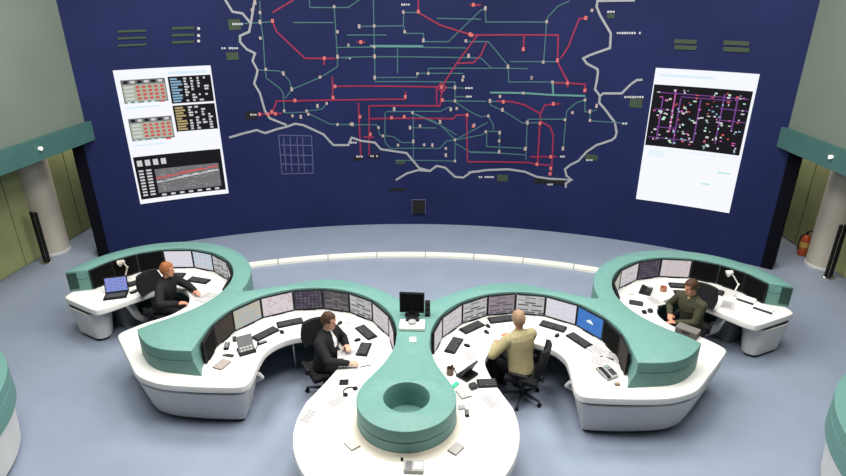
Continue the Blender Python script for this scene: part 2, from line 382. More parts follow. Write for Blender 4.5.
# illegible white name strips: rows of small letter-like bars
def name_strip(x0, y0, x1, h=.042):
    a = wall_sz(x0, y0); b = wall_sz(x1, y0); n = max(3, int((b[0]-a[0])/.045))
    bm = bmesh.new()
    for i in range(n):
        if random.random() < .1: continue
        c = wall_p(a[0]+(b[0]-a[0])*(i+.5)/n, a[1]+(b[1]-a[1])*(i+.5)/n, .008)
        bx(bm, c, ((b[0]-a[0])/n*.72, .012, h*random.choice((.8, 1, 1))), rz=-(a[0]/WR))
    obj('name_strip', bm, LTEXT, wallb)
for x0, y0, x1 in [(221, 48.2, 238.5), (232, 24, 243), (250, 114.6, 257), (616.5, 33, 641), (607, 11.8, 615), (624, 97, 644), (622, 123.5, 630), (348, 142.5, 357), (478.5, 177, 494), (356, 156.4, 363), (370, 156, 378), (547, 184.3, 553), (586, 160, 593), (401, 4.5, 410), (465, 88, 473), (466, 96.5, 472), (560, 156.5, 565), (349, 58.2, 352)]:
    name_strip(x0, y0, x1)
for b_ in [(246, 111, 256, 119.5), (353.5, 156, 363, 160.5), (368.5, 154, 380, 158.3), (388.5, 188, 406, 190.8), (534, 179, 565, 183)]: pplate('black_plate', *b_, mat('plate_black', (.004, .004, .006), .6), .010)
for b_ in [(229, 19, 240, 30), (227, 52, 238, 60), (607, 14, 615, 18), (629, 99, 643, 107), (497, 175, 508, 181), (585, 155, 598, 159.5), (396, 160, 405, 164)]: pplate('olive_plate', *b_, LPLATE, .008)
for x0, x1, ys in [(118, 146, (31, 38, 45)), (172, 194, (28, 35, 42)), (674, 697, (41.5, 47.5)), (723, 750, (43, 49.5))]:
    for y in ys: pplate('display_bar', x0, y-1.6, x1, y+1.6, LPLATE, .02)
for y in (28.5, 35.5, 41): pplate('indicator', 197.4, y-1.3, 199.8, y+1.3, LTEXT, .02)
# legend table: thin lavender frame and columns
for a, b in [((278.7, 135), (311.5, 136)), ((282, 174), (313.4, 173)), ((278.7, 135), (282, 174)), ((311.5, 136), (313.4, 173)), ((283.5, 137), (286.3, 171)), ((290, 137), (292, 172)), ((297, 137), (299, 172)), ((302.5, 137), (304.5, 172)), ((281, 145), (312, 145.5)), ((281, 155), (312.5, 155.5)), ((282, 164), (313, 164.5))]:
    strip('legend_line', [wall_sz(*a), wall_sz(*b)], .020, LAV, .008)
# black loudspeaker square
a = wall_sz(412.5, 213); b = wall_sz(425, 200)
sp = tag(obj('wall_speaker', curved_slab(a[0], b[0], a[1], b[1], .002, .05), BLACKP), 'small square black speaker low on the navy wall', 'speaker')
obj('grille', curved_slab(a[0]+.025, b[0]-.025, a[1]+.025, b[1]-.025, .05, .056), mat('grille', (.006, .006, .006), .9), sp)
obj('rim', curved_slab(a[0]-.02, b[0]+.02, a[1]-.02, b[1]+.02, .0005, .012), LAV, sp)

# ------------------------------------------------------------------ the two big lit screens
def emi(name, c, e=1.0): return mat(name, (.002, .002, .002), .6, .04, emit=c, estr=e)
EW = emi('screen_white', (.93, .95, 1.0), 1.0); EK = emi('screen_black', (.010, .009, .012), 1); EG = emi('screen_sage', (.40, .46, .36), 1); ER = emi('screen_red', (.62, .10, .10), 1)
EGR = emi('screen_grey', (.17, .17, .18), 1); EB = emi('screen_blue', (.25, .42, .58), 1); EPU = emi('screen_purple', (.20, .06, .30), 1); ELW = emi('screen_offwhite', (.62, .62, .64), 1); EPK = emi('screen_pink', (.6, .12, .42), 1); EGN = emi('screen_green', (.55, .86, .68), 1); EPB = emi('screen_pale_blue', (.72, .86, .95), 1); EOC = emi('screen_ochre', (.45, .36, .18), 1)
def big_screen(label, s0, s1, z0, z1):
    o = tag(obj('projection_screen', curved_slab(s0, s1, z0, z1, .001, .02), EW), label, 'screen')
    W_, H_ = s1-s0, z1-z0
    def R(name, u0, v0, u1, v1, m, lay=1):
        return obj(name, curved_slab(s0+u0*W_, s0+u1*W_, z1-v1*H_, z1-v0*H_, .02+.003*(lay-1), .021+.003*lay, .1), m, o)
    return o, R
o, R = big_screen('large lit wall screen with tables above a black trend chart', -6.64, -4.76, 1.06, 3.93)
for v in (.07, .345):
    R('table_block', .05, v, .50, v+.165, EGR); R('table_body', .06, v+.035, .49, v+.155, EG, 2)
    for i in range(5):
        for j in range(4): R('table_cell', .19+i*.062, v+.045+j*.027, .19+i*.062+.038, v+.045+j*.027+.017, ER, 3)
    for j in range(4): R('row_name', .075, v+.045+j*.027, .165, v+.06+j*.027, ELW, 3)
    for i in range(6): R('header_cell', .075+i*.07, v+.008, .075+i*.07+.045, v+.026, ELW if i % 2 else EK, 2)
for v in (.21, .49):
    for i in range(5): R('text_line', .06+i*.085, v+.015, .06+i*.085+.06, v+.03, ER if i == 4 else EPB, 1)
    R('text_line', .05, v+.05, .4, v+.062, EPB)
for v, c in ((.065, EB), (.275, EOC)):
    R('black_table', .53, v, .985, v+.195, EK)
    for j in range(9):
        R('row_name', .55, v+.012+j*.02, .55+random.uniform(.06, .12), v+.025+j*.02, c, 2)
        for i in range(4):
            if random.random() < .75: R('table_cell', .69+i*.07, v+.012+j*.02, .69+i*.07+random.uniform(.02, .05), v+.025+j*.02, ELW, 2)
R('title_line', .54, .03, .95, .05, EPB)
R('chart_panel', .02, .63, .975, .965, EK); R('chart_area', .22, .74, .93, .93, EGR, 2)
for i in range(60):
    u = .23+random.random()*.66; v = .75+random.random()*.16
    R('chart_mark', u, v, u+.03, v+.006, emi('chart_mark_grey', (.30, .30, .31)), 3)
for i in range(12):
    R('trend_trace', .22+i*.058, .805-.004*i+random.uniform(-.006, .006), .285+i*.058, .815-.004*i, ER, 4); R('trend_trace', .22+i*.058, .835-.004*i+random.uniform(-.006, .006), .285+i*.058, .845-.004*i, ELW, 4)
for j in range(9):
    R('axis_number', .05, .735+j*.024, .10, .748+j*.024, ELW, 2); R('axis_number', .13, .735+j*.024, .185, .748+j*.024, ELW, 2)
for i in range(4): R('chart_title', .05+i*.085, .66, .05+i*.085+.055, .705, ELW, 2)
for i in range(7): R('axis_tick', .25+i*.1, .94, .30+i*.1, .955, ELW, 2)
o, R = big_screen('large lit wall screen half white under a black network diagram', 4.76, 6.66, 1.06, 3.92)
R('diagram_panel', .01, .115, .975, .565, EK)
def seg(pts, m, wd=.008):
    for (a, b), (c, d) in zip(pts[:-1], pts[1:]):
        if abs(c-a) > abs(d-b): R('diagram_line', min(a, c), (b+d)/2-wd*.7/2, max(a, c), (b+d)/2+wd*.7/2, m, 2)
        else: R('diagram_line', (a+c)/2-wd/2, min(b, d), (a+c)/2+wd/2, max(b, d), m, 2)
for y, a, b in ((.17, .05, .95), (.19, .3, .8), (.25, .70, .97), (.33, .72, .97), (.42, .1, .3), (.50, .03, .5), (.29, .05, .25)): seg([(a, y), (b, y)], EPU)
for x, a, b in ((.24, .14, .45), (.72, .15, .5), (.30, .2, .54), (.5, .2, .5), (.85, .17, .4), (.12, .2, .5)): seg([(x, a), (x, b)], EPU if x != .24 else EPK, .013)
for i in range(150):
    u, v = .04+random.random()*.88, .14+random.random()*.40
    m = random.choice((ELW, ELW, ELW, EB, ER, EGN, EPK)); R('diagram_node', u, v, u+random.uniform(.010, .035), v+random.uniform(.006, .014), m, 3)
for i in range(4): R('legend_line', .06, .60+i*.012, .2+.05*random.random(), .606+i*.012, EPB)
for i in range(6): R('legend_line', .25+i*.11, .585, .32+i*.11, .592, EPB)
R('green_bar', .80, .70, .93, .713, EGN); R('green_bar', .66, .80, .75, .813, EGN)
R('title_line', .05, .04, .6, .055, EPB)

# ================================================================== CONTROL DESK
FC, RC = (1.58, 6.95), (4.40, 8.35)      # centres of the front and rear operator bays (mirrored on the other side)
ZT, ZG = .74, 1.12
DRUM, DR, HR = (0, 5.675), .595, .274
half = [(0, 7.86)] + crom([(.12, 7.885), (.24, 7.97), (.40, 8.09), (.60, 8.25), (.82, 8.39), (1.08, 8.51), (1.34, 8.575), (1.60, 8.575), (1.86, 8.49), (2.10, 8.39), (2.36, 8.28), (2.58, 8.19), (2.76, 8.13)], 3)
half += arc(RC, 1.61, 186, 10.5, 40)
half += arc(RC, 1.32, 17, 188, 38)
half += crom([(3.10, 8.12), (3.16, 7.92), (3.27, 7.68), (3.42, 7.47), (3.60, 7.28), (3.78, 7.12), (3.91, 6.97)], 3)[1:]
half += crom([(3.86, 6.885), (3.70, 6.70), (3.55, 6.585), (3.37, 6.51), (3.13, 6.48), (2.93, 6.48)], 3)
half += [(2.925, 6.62), (2.925, 6.80)] + arc(FC, 1.345, 0, 180, 44)
half += crom([(.233, 6.78), (.26, 6.60), (.34, 6.34), (.44, 6.12), (.54, 5.92), (.592, 5.74)], 3)
half += arc(DRUM, DR, 0, -90, 20)[1:]
half = dedupe(half); half[-1] = (0, DRUM[1]-DR)
full = half + mir(half[1:-1])[::-1]
nH = len(half); hole = arc(DRUM, HR, 90, -90, 20); holef = hole + mir(hole[1:-1])[::-1]
desk = thing('control_desk', 'long winding control desk with white worktop and sea-green raised screen wall', 'desk', (0, 0, 0))

def ribbon(zb, zt, foot):
    bm = bmesh.new(); n = len(full)
    prof = [(0, zb), (0, zt-.175), (.012, zt-.168), (0, zt-.160), (0, zt-.014), (.004, zt-.005), (.014, zt)]
    def ringz(loop, sgn, d, z):
        Q = inset(loop, d*sgn) if d else loop
        out = []
        for x, y in Q:
            if foot and sgn > 0:
                k_ = max(0, (zt-.16-z)/(zt-.16-zb))
                g_ = math.exp(-((abs(x)-2.93)**2+(y-6.48)**2)/.02)*k_
                x, y = x-math.copysign(.10*g_, x), y-.035*g_
            out.append(bm.verts.new((x, y, z)))
        return out
    ro = [ringz(full, 1, d, z) for d, z in prof]; rh = [ringz(holef, -1, d if z > zt-.1 else 0, z) for d, z in prof]
    for rr, m in ((ro, n), (rh, len(holef))):
        for a, b in zip(rr[:-1], rr[1:]):
            for i in range(m): bm.faces.new((a[i], a[(i+1) % m], b[(i+1) % m], b[i]))
    fill(bm, [ro[-1], rh[-1]]); return bm
obj('screen_wall', ribbon(ZT+.001, ZG, True), GREEN, desk, smooth=True)
bm = bmesh.new()
for q_ in range(1): lathe(bm, [(.665, ZT+.001), (.63, ZT+.014), (.608, ZT+.04), (.600, ZT+.075)], 48, DRUM)
bm.faces.ensure_lookup_table(); bmesh.ops.delete(bm, geom=[f for f in bm.faces if len(f.verts) > 4], context='FACES')
bmesh.ops.delete(bm, geom=[v for v in bm.verts if v.co.y > 6.05], context='VERTS')
obj('drum_foot', bm, mat('cream_cove', (.72, .69, .58), .5), desk, smooth=True)
bm = bmesh.new(); lathe(bm, [(HR+.02, ZT+.005), (HR+.02, ZT+.03)], 32, DRUM); obj('well_floor', bm, GREEN, desk)

wt = arc((0, 5.63), 1.35, -90, 8, 34) + crom([(1.33, 5.95), (1.21, 6.23), (1.10, 6.52), (1.03, 6.75), (1.00, 6.93)], 4)[1:]
wt += arc((1.58, 6.88), .578, 172, 12, 26) + crom([(2.155, 6.80), (2.145, 6.55), (2.145, 6.38), (2.19, 6.28), (2.28, 6.24), (2.55, 6.225), (2.95, 6.23), (3.30, 6.26), (3.56, 6.345), (3.76, 6.47), (3.98, 6.73), (4.21, 7.01), (4.44, 7.30), (4.485, 7.40), (4.44, 7.51), (4.23, 7.75), (3.97, 7.97), (3.84, 8.20), (3.82, 8.38), (3.88, 8.56), (4.00, 8.74), (4.18, 8.87), (4.36, 8.86), (4.53, 8.76), (4.71, 8.57), (4.90, 8.36), (5.06, 8.18), (5.16, 8.10), (5.27, 8.085), (5.60, 8.25), (5.93, 8.43), (5.985, 8.50), (5.975, 8.58)], 4)
wt += arc(RC, 1.585, 8, 186, 40) + crom([(2.76, 8.11), (2.58, 8.165), (2.36, 8.255), (2.10, 8.365), (1.86, 8.465), (1.60, 8.55), (1.34, 8.55), (1.08, 8.485), (.82, 8.365), (.60, 8.225), (.40, 8.065), (.24, 7.945), (.12, 7.86), (0, 7.84)], 3)
wt = dedupe(wt, .006); wt[0] = (0, 4.28); wt[-1] = (0, 7.84)
wfull = wt + mir(wt[1:-1])[::-1]
obj('worktop', prism(wfull, [(.05, .625), (.015, .628), (0, .645), (0, .705), (.006, .728), (.022, ZT)]), WHITE, desk, smooth=True)

# carcass under the screen wall (green back panels) and white pedestals with dark plinths
def loft_simple(P, prof): return prism(P, prof)
car = [p for p in half]; carf = inset(full, .03)
obj('back_panel', prism(carf, [(0, .0), (0, .624)]), GREEN, desk)
def pedestal(P, tp):
    for Q in (P, mir(P)):
        pd = obj('pedestal', prism(Q, [(.012, .05), (0, .06), (-tp, .565), (-tp+.012, .575)]), PANELW, desk, smooth=True)
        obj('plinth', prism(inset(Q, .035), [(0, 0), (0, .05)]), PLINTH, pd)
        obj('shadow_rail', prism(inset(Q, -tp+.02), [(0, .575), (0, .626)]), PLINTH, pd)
pedestal(dedupe(crom([(2.31, 6.51), (2.315, 6.43), (2.40, 6.40), (2.8, 6.395), (3.25, 6.43), (3.48, 6.49), (3.66, 6.59), (3.90, 6.85), (4.12, 7.12), (4.30, 7.34), (4.33, 7.42), (4.28, 7.48)], 3) + [(3.95, 7.45), (3.4, 7.1), (2.98, 6.95), (2.96, 6.80), (2.40, 6.78), (2.31, 6.70)]), .125)
pedestal(dedupe(crom([(5.29, 8.42), (5.30, 8.33), (5.38, 8.27), (5.47, 8.265), (5.68, 8.37), (5.86, 8.46), (5.90, 8.53)], 3) + [(5.88, 8.64), (5.80, 8.74), (5.62, 8.68), (5.36, 8.60)]), .07)
for s in (-1, 1):
    obj('table_pedestal', prism([(s*x, y) for x, y in arc((0, 5.55), 1.05, -90, 90, 24)], [(0, .0), (0, .624)]), PANELW, desk)
    # curved white kneehole support and grey under-desk cabinet in the rear bay
    bm = bmesh.new(); pr = crom([(8.46, .624), (8.56, .45), (8.68, .22), (8.90, .0)], 4); R_ = []
    for y, z in pr: R_.append([bm.verts.new((s*(4.95+dx), y+dy, z)) for dx, dy in ((-.03, 0), (.03, 0), (.03, .13), (-.03, .13))])
    for a_, b_ in zip(R_[:-1], R_[1:]):
        for k in range(4): bm.faces.new((a_[k], a_[(k+1) % 4], b_[(k+1) % 4], b_[k]))
    bm.faces.new(R_[0]); bm.faces.new(R_[-1]); obj('support_panel', bm, WHITE, desk)
    obj('under_desk_cabinet', box((s*5.22, 8.86, .29), (.26, .30, .56), rz=s*.5), mat('cabinet_grey', (.20, .20, .20), .5), desk)
    for (x, y) in ((2.42, 7.02), (1.93, 7.72), (1.25, 7.72)):
        bm = bmesh.new(); cyl(bm, (s*x, y, .0), (s*x, y, .624), .022); cyl(bm, (s*x, y, 0), (s*x, y, .02), .05); obj('leg', bm, CHROME, desk, smooth=True)
    bm = bmesh.new(); tube(bm, [(s*2.16, 6.72, .60), (s*2.12, 6.74, .52), (s*2.25, 6.78, .42)], .03); obj('bracket', bm, LGREY, desk, smooth=True)

for s in (-1, 1):
    e0, e1 = Vector((5.662, 8.735, 0)), Vector((5.983, 8.643, 0)); q0 = e0.lerp(e1, .52); q1 = e0.lerp(e1, .97); nn = Vector((-(e1-e0).y, (e1-e0).x, 0)).normalized()*-.012
    P = [(s*v.x, v.y) for v in (q0-nn*.2, q1-nn*.2, q1+nn, q0+nn)]
    obj('end_grille', prism(P, [(0, .79), (0, 1.085)]), mat('dark_green_grille', (.02, .055, .045), .6), desk)
# neighbouring desks that enter the picture at the two lower corners
for s, who in ((-1, 'on the blue laptop side'), (1, 'on the white lamp side')):
    d2 = thing('operator_desk', 'rounded green desk end with white base, %s' % who, 'desk', (0, 0, 0))
    outer = crom([(6.75, 6.42), (6.3, 6.55), (5.85, 6.52), (5.48, 6.38), (5.22, 6.13), (5.03, 5.85), (4.88, 5.50), (4.80, 5.10), (4.80, 4.6)], 4)
    P = [(s*x, y) for x, y in dedupe(outer + [(5.15, 4.6), (5.18, 5.1), (5.28, 5.5), (5.45, 5.82), (5.75, 6.08), (6.2, 6.18), (6.75, 6.1)])]
    obj('screen_wall', prism(P, [(0, .68), (0, .94), (.01, .947), (0, .954), (0, 1.106), (.014, 1.12)]), GREEN, d2, smooth=True)
    body = [(s*x, y) for x, y in dedupe(outer + [(6.2, 4.6), (6.75, 5.2)])]
    obj('worktop', prism(inset(body, .03), [(0, .69), (0, .735)]), WHITE, d2)
    obj('base', prism(inset(body, .10), [(0, .06), (-.05, .69)]), PANELW, d2, smooth=True); obj('plinth', prism(inset(body, .13), [(0, 0), (0, .06)]), PLINTH, d2)

# ================================================================== MONITORS
CONT = {
 'light': ('screen_doc', (.66, .64, .66), (.52, .48, .54), (.74, .68, .66), 'rows', .9),
 'pink': ('screen_pinkish', (.74, .68, .70), (.62, .42, .46), (.78, .72, .76), 'lines', .9),
 'bluewhite': ('screen_blue_white', (.62, .74, .84), (.78, .62, .62), (.45, .65, .80), 'rows', .85),
 'white': ('screen_plain_white', (.80, .76, .84), (.72, .70, .78), (.78, .78, .86), 'rows', .9),
 'purple': ('screen_dark_purple', (.055, .050, .065), (.20, .19, .24), (.13, .07, .17), 'grid', .9),
 'greydk': ('screen_dark_grey', (.10, .09, .095), (.22, .20, .22), (.05, .05, .06), 'rows', .9),
 'mixed': ('screen_mixed_grey', (.55, .53, .55), (.07, .07, .08), (.70, .68, .68), 'rows', .9),
 'photo': ('screen_bars', (.30, .26, .31), (.08, .09, .12), (.42, .30, .30), 'rows', .9),
 'brown': ('screen_off_brown', (.11, .088, .075), (.09, .075, .065), (.13, .10, .09), 'lines', .5),
 'warm': ('screen_warm', (.62, .56, .48), (.45, .62, .68), (.66, .60, .40), 'rows', .8),
 'off': ('screen_off', (.004, .004, .004), (.005, .005, .005), (.003, .003, .003), 'lines', .3),
 'blue': ('screen_blue_desktop', (.055, .19, .55), (.07, .22, .60), (.05, .17, .50), 'lines', 1.0),
 'map': ('screen_map', (.66, .60, .62), (.70, .45, .45), (.58, .66, .62), 'lines', .9),
 'teal': ('screen_cool', (.62, .70, .74), (.40, .60, .70), (.74, .60, .60), 'rows', .85)}
DESC = {'light': 'pale document', 'pink': 'pale pinkish diagram', 'bluewhite': 'blue and white page', 'white': 'near-white page', 'purple': 'dark purple diagram', 'greydk': 'dark grey page', 'mixed': 'dark and light block',
 'photo': 'grey and reddish bar', 'brown': 'blank brownish', 'warm': 'cream and blue table', 'off': 'unlit black', 'blue': 'blue desktop', 'map': 'pale map', 'teal': 'cool pale table'}
MW, MH = .425, .345
def mesh_of(bm, name, smooth=False):
    bmesh.ops.recalc_face_normals(bm, faces=bm.faces); me = bpy.data.meshes.new(name); bm.to_mesh(me); bm.free()
    if smooth: me.shade_smooth()
    return me
ME = {}
def quad_uv(w_, h_, y, z0):
    me = bpy.data.meshes.new('screen'); me.from_pydata([(-w_/2, y, z0), (w_/2, y, z0), (w_/2, y, z0+h_), (-w_/2, y, z0+h_)], [], [(0, 1, 2, 3)])
    u = me.uv_layers.new(name='UVMap')
    for l, q in zip(u.data, ((0, 0), (1, 0), (1, 1), (0, 1))): l.uv = q
    return me
def bez_bm(w_, h_, d_, b_, z0):
    bm = bmesh.new()          # bezel as four bars around the glass, plus back shell
    for c, s in (((0, 0, z0+b_/2), (w_, d_, b_)), ((0, 0, z0+h_-b_/2), (w_, d_, b_)), ((-w_/2+b_/2, 0, z0+h_/2), (b_, d_, h_-2*b_)), ((w_/2-b_/2, 0, z0+h_/2), (b_, d_, h_-2*b_))): bx(bm, c, s)
    bx(bm, (0, d_*.25, z0+h_/2), (w_-2*b_, d_*.5, h_-2*b_)); return bm
def monitor(loc, rz, content, label, group, w_=MW, h_=MH, z0=.014, foot=True):
    t = thing('monitor', label, 'monitor', loc, rz, group)
    key = (w_, h_, z0)
    if key not in ME: ME[key] = (mesh_of(bez_bm(w_, h_, .034, .014, z0), 'bezel'), mesh_of(bx(bx(bmesh.new(), (0, .004, .006), (.20, .055, .012)), (0, .005, .02), (.05, .03, .03)), 'foot'))
    link('bezel', ME[key][0], BLACKP, t)
    if foot: link('foot', ME[key][1], BLACKP, t)
    me = quad_uv(w_-.028, h_-.028, -.0135, z0+.014); link('screen', me, screen_mat(*CONT[content]), t)
    return t
NUM = ['first', 'second', 'third', 'fourth', 'fifth', 'sixth', 'seventh', 'eighth', 'ninth']
def bay(center, s, R, bounds, contents, who, start):
    for i, c in enumerate(contents):
        a0, a1 = bounds[i], bounds[i+1]; a = math.radians((a0+a1)/2); h_ = math.radians(abs(a0-a1)/2)
        w_ = round(2*R*math.sin(h_)-.020, 3); rr = R*math.cos(h_)-.018
        x, y = center[0]+rr*math.cos(a), center[1]+rr*math.sin(a)
        rz = a-PI/2
        if s < 0: x, rz = -x, -rz
        m = monitor((x, y, ZT), rz, c, '%s monitor, %s from %s, bay of %s' % (DESC[c], NUM[i], start, who), 'monitors in the bay of '+who, w_=w_)
        if c == 'blue':
            bm = bmesh.new(); bx(bm, (0, -.015, .19), (.12, .001, .03)); bx(bm, (.01, -.015, .215), (.05, .001, .03), ry=.5); bx(bm, (-.03, -.015, .20), (.05, .001, .02), ry=-.5); obj('emblem', bm, emi('emblem_white', (.85, .9, .95), 1), m)
W1, W2, W3, W4 = 'the brown-haired man', 'the khaki-jacketed man', 'the ginger-haired man', 'the olive-clad operator'
FB = [174.5, 155.5, 133, 112, 92, 71.5, 48.8, 26.5, 7.5, -11]; RB = [187, 165, 142, 118.7, 98.4, 74.8, 55, 36, 17.3]
bay(FC, -1, 1.335, FB, ['pink', 'light', 'mixed', 'greydk', 'purple', 'pink', 'warm', 'brown', 'off'], W1, 'the neck')
bay(FC, 1, 1.335, FB, ['light', 'light', 'mixed', 'photo', 'mixed', 'white', 'blue', 'off', 'brown'], W2, 'the neck')
bay(RC, -1, 1.31, RB, ['off', 'light', 'mixed', 'bluewhite', 'white', 'off', 'off', 'off'], W3, 'the front bay')
bay(RC, 1, 1.31, RB, ['off', 'warm', 'light', 'purple', 'map', 'off', 'off', 'off'], W4, 'the front bay')

# ================================================================== SMALL THINGS ON THE DESKS
def face_out(p, c): return math.atan2(p.y-c[1], p.x-c[0])-PI/2      # thing's back towards the screen wall
def keyboard(px, py, label, rz=None, c=None, L=.40, z=ZT):
    p = at(px, py, z)
    if rz is None: rz = face_out(p, c)
    t = thing('keyboard', label, 'keyboard', (p.x, p.y, z), rz, 'keyboards on the control desk')
    if ('kb', L) not in ME:
        k_ = bmesh.new()
        for r_ in range(4):
            n_ = int(L/.034)
            for i in range(n_):
                if r_ == 0 and n_//4 < i < n_*3//5: continue
                bx(k_, (-L/2+.02+(i+.5)*(L-.04)/n_, -.052+.033*r_, .026+.003*r_), ((L-.04)/n_*.82, .027, .008))
            if r_ == 0: bx(k_, (-.02, -.052, .026), (L*.3, .027, .008))
        ME[('kb', L)] = (mesh_of(bx(bmesh.new(), (0, 0, .012), (L, .165, .022), bev=.006), 'body'), mesh_of(k_, 'keys'))
    link('body', ME[('kb', L)][0], BLACKP, t); link('keys', ME[('kb', L)][1], KEYM, t)
def mouse(px, py, label, c):
    p = at(px, py, ZT); t = thing('mouse', label, 'mouse', (p.x, p.y, ZT), face_out(p, c), 'computer mice')
    bm = bmesh.new(); sph(bm, (0, 0, .0), 1, (.033, .055, .036)); bmesh.ops.bisect_plane(bm, geom=bm.verts[:]+bm.edges[:]+bm.faces[:], plane_co=(0, 0, .001), plane_no=(0, 0, -1), clear_outer=True)
    bmesh.ops.holes_fill(bm, edges=bm.edges); obj('body', bm, BLACKP, t, smooth=True)
    bm = bmesh.new(); cyl(bm, (-.004, .03, .031), (.004, .03, .031), .009, n=10); obj('wheel', bm, GREYP, t)
def paper(px, py, rz, label, w_=.21, h_=.297, m=None, n=1, z=ZT, name='paper_sheet'):
    m0 = m; m = m or mat('printed_paper', (.50, .49, .49), .8, .1)
    p = at(px, py, z); bm = bmesh.new()
    for i in range(n): bx(bm, (random.uniform(-.01, .01)*(n > 1), random.uniform(-.01, .01)*(n > 1), .0025+.004*i), (w_, h_, .003), rz=random.uniform(-.12, .12)*(n > 1))
    o = tag(obj(name, bm, m, loc=(p.x, p.y, z), rz=rz), label, 'paper')
    if m0 is None:
        bm = bmesh.new()
        for i in range(9): bx(bm, (-w_*.06+random.uniform(-.01, .01), h_*.36-i*h_*.085, .004*n+.0012), (w_*random.uniform(.45, .75), h_*.026, .001))
        obj('text_lines', bm, mat('ink_grey', (.22, .21, .22), .7), o)
    return o
def notepad(px, py, rz, label, m, w_=.15, h_=.21):
    p = at(px, py, ZT); t = thing('notepad', label, 'notepad', (p.x, p.y, ZT), rz)
    obj('cover', box((0, 0, .003), (w_+.006, h_+.006, .005)), DARKP, t); obj('pages', box((0, 0, .013), (w_, h_, .016)), m, t)
    bm = bmesh.new()
    for i in range(9): cyl(bm, (-w_/2+.012+i*(w_-.024)/8, h_/2-.004, .022), (-w_/2+.012+i*(w_-.024)/8, h_/2+.006, .010), .004, n=6)
    obj('spiral', bm, GREYP, t)
def telephone(px, py, rz, label, m=None):
    m = m or DARKP
    p = at(px, py, ZT); t = thing('telephone', label, 'telephone', (p.x, p.y, ZT+.012), rz)
    bm = bmesh.new(); bx(bm, (0, 0, .028), (.19, .22, .035), rx=.18, bev=.008); bx(bm, (0, .05, .02), (.18, .10, .036)); obj('body', bm, m, t)
    bm = bmesh.new(); bx(bm, (-.06, 0, .062), (.042, .16, .022), rx=.18, bev=.008); sph(bm, (-.06, .085, .065), .028, (1, 1, .7)); sph(bm, (-.06, -.085, .04), .028, (1, 1, .7)); obj('handset', bm, BLACKP, t, smooth=True)
    bm = bmesh.new()
    for i in range(3):
        for j in range(4): bx(bm, (.02+i*.028, -.07+j*.028, .044+.0051*j), (.02, .02, .008))
    obj('keypad', bm, KEYM, t); obj('display', box((.045, .07, .068), (.07, .045, .006), rx=.18), mat('lcd', (.20, .26, .22), .3), t)
def turret(px, py, rz, label, pm=None):
    """tilted intercom panel on a stand"""
    p = at(px, py, ZT); t = thing('desk_intercom', label, 'intercom', (p.x, p.y, ZT), rz)
    obj('base', box((0, .02, .015), (.24, .20, .03), bev=.006), BLACKP, t)
    obj('panel', box((0, .05, .125), (.22, .03, .23), rx=-.5, bev=.006), pm or mat('mid_grey_plastic', (.17, .17, .18), .5), t)
    bm = bmesh.new()
    for i in range(4):
        for j in range(5): bx(bm, (-.07+i*.046, .05-.018+.021*(j-2), .125-.009+.037*(j-2)), (.034, .006, .024), rx=-.5)
    obj('buttons', bm, LGREY, t)
    bm = bmesh.new(); tube(bm, [(.13, -.02, .02), (.16, -.04, .10), (.15, -.12, .17)], .008); sph(bm, (.15, -.12, .17), .016); obj('microphone', bm, BLACKP, t, smooth=True)
def cup(px, py, label, m, r=.042, h=.09, z=ZT):
    p = at(px, py, z); t = thing('mug', label, 'mug', (p.x, p.y, z), .6)
    bm = bmesh.new(); lathe(bm, [(r*.8, 0), (r, .01), (r, h), (r-.006, h), (r-.008, .015)], 20); obj('body', bm, m, t, smooth=True)
    bm = bmesh.new(); tube(bm, [(r-.004, 0, h*.8), (r+.025, 0, h*.72), (r+.025, 0, h*.35), (r-.004, 0, h*.25)], .006); obj('handle', bm, m, t, smooth=True)
def device(px, py, rz, s, m, label, cat='device', name='small_device', keys=True, z=ZT):
    p = at(px, py, z); t = thing(name, label, cat, (p.x, p.y, z), rz)
    obj('body', box((0, 0, s[2]/2), s, bev=min(s)*.2), m, t)
    if keys:
        bm = bmesh.new()
        for i in range(3):
            for j in range(4): bx(bm, ((i-1)*s[0]*.26, -s[1]*.32+j*s[1]*.15, s[2]+.001), (s[0]*.18, s[1]*.1, .005))
        obj('keys', bm, KEYM if m is not BLACKP else GREYP, t); obj('display', box((0, s[1]*.34, s[2]+.0005), (s[0]*.78, s[1]*.18, .003)), mat('lcd', (.20, .26, .22), .3), t)
    return t
FLC, FRC, RLC, RRC = (-1.58, 6.95), (1.58, 6.95), (-4.4, 8.35), (4.4, 8.35)
keyboard(265.5, 334.5, 'black keyboard before the cream and blue table monitor, left empty', c=FLC)
keyboard(290, 323.5, 'black keyboard behind the brown-haired man, below the pinkish diagram monitor', c=FLC)
keyboard(366, 333, 'black keyboard lying askew beyond the brown-haired man\'s far hand', c=FLC)
keyboard(364, 350, 'black keyboard with a white key block between the brown-haired man\'s hands', c=FLC, rz=-PI/2-.1, L=.32)
keyboard(472, 328, 'black keyboard below the dark and light block monitor, khaki man\'s bay', c=FRC)
keyboard(454, 346, 'black keyboard beside the desk neck in the khaki man\'s bay', c=FRC)
keyboard(501, 320, 'black keyboard straight before the khaki man\'s head', c=FRC)
keyboard(553, 327, 'black keyboard before the plain near-white monitor', c=FRC)
keyboard(579, 341, 'black keyboard before the blue desktop monitor', c=FRC)
keyboard(487, 384, 'short black keyboard at the edge of the round table by the khaki man', c=FRC, rz=.12, L=.26)
keyboard(199, 281, 'black keyboard beyond the ginger-haired man\'s outstretched arm', c=RLC, rz=-.25)
keyboard(176, 276, 'black keyboard behind the ginger-haired man\'s face', c=RLC, L=.32)
keyboard(140, 282.5, 'black keyboard between the ginger-haired man\'s chair and the blue laptop', c=RLC)
keyboard(681, 286.5, 'black keyboard directly below the pale map monitor', c=RRC)
keyboard(684, 294, 'black keyboard just in front of the olive-clad operator\'s face', c=RRC, L=.32)
keyboard(711, 291, 'black keyboard between the olive-clad operator\'s chair and the white lamp', c=RRC)
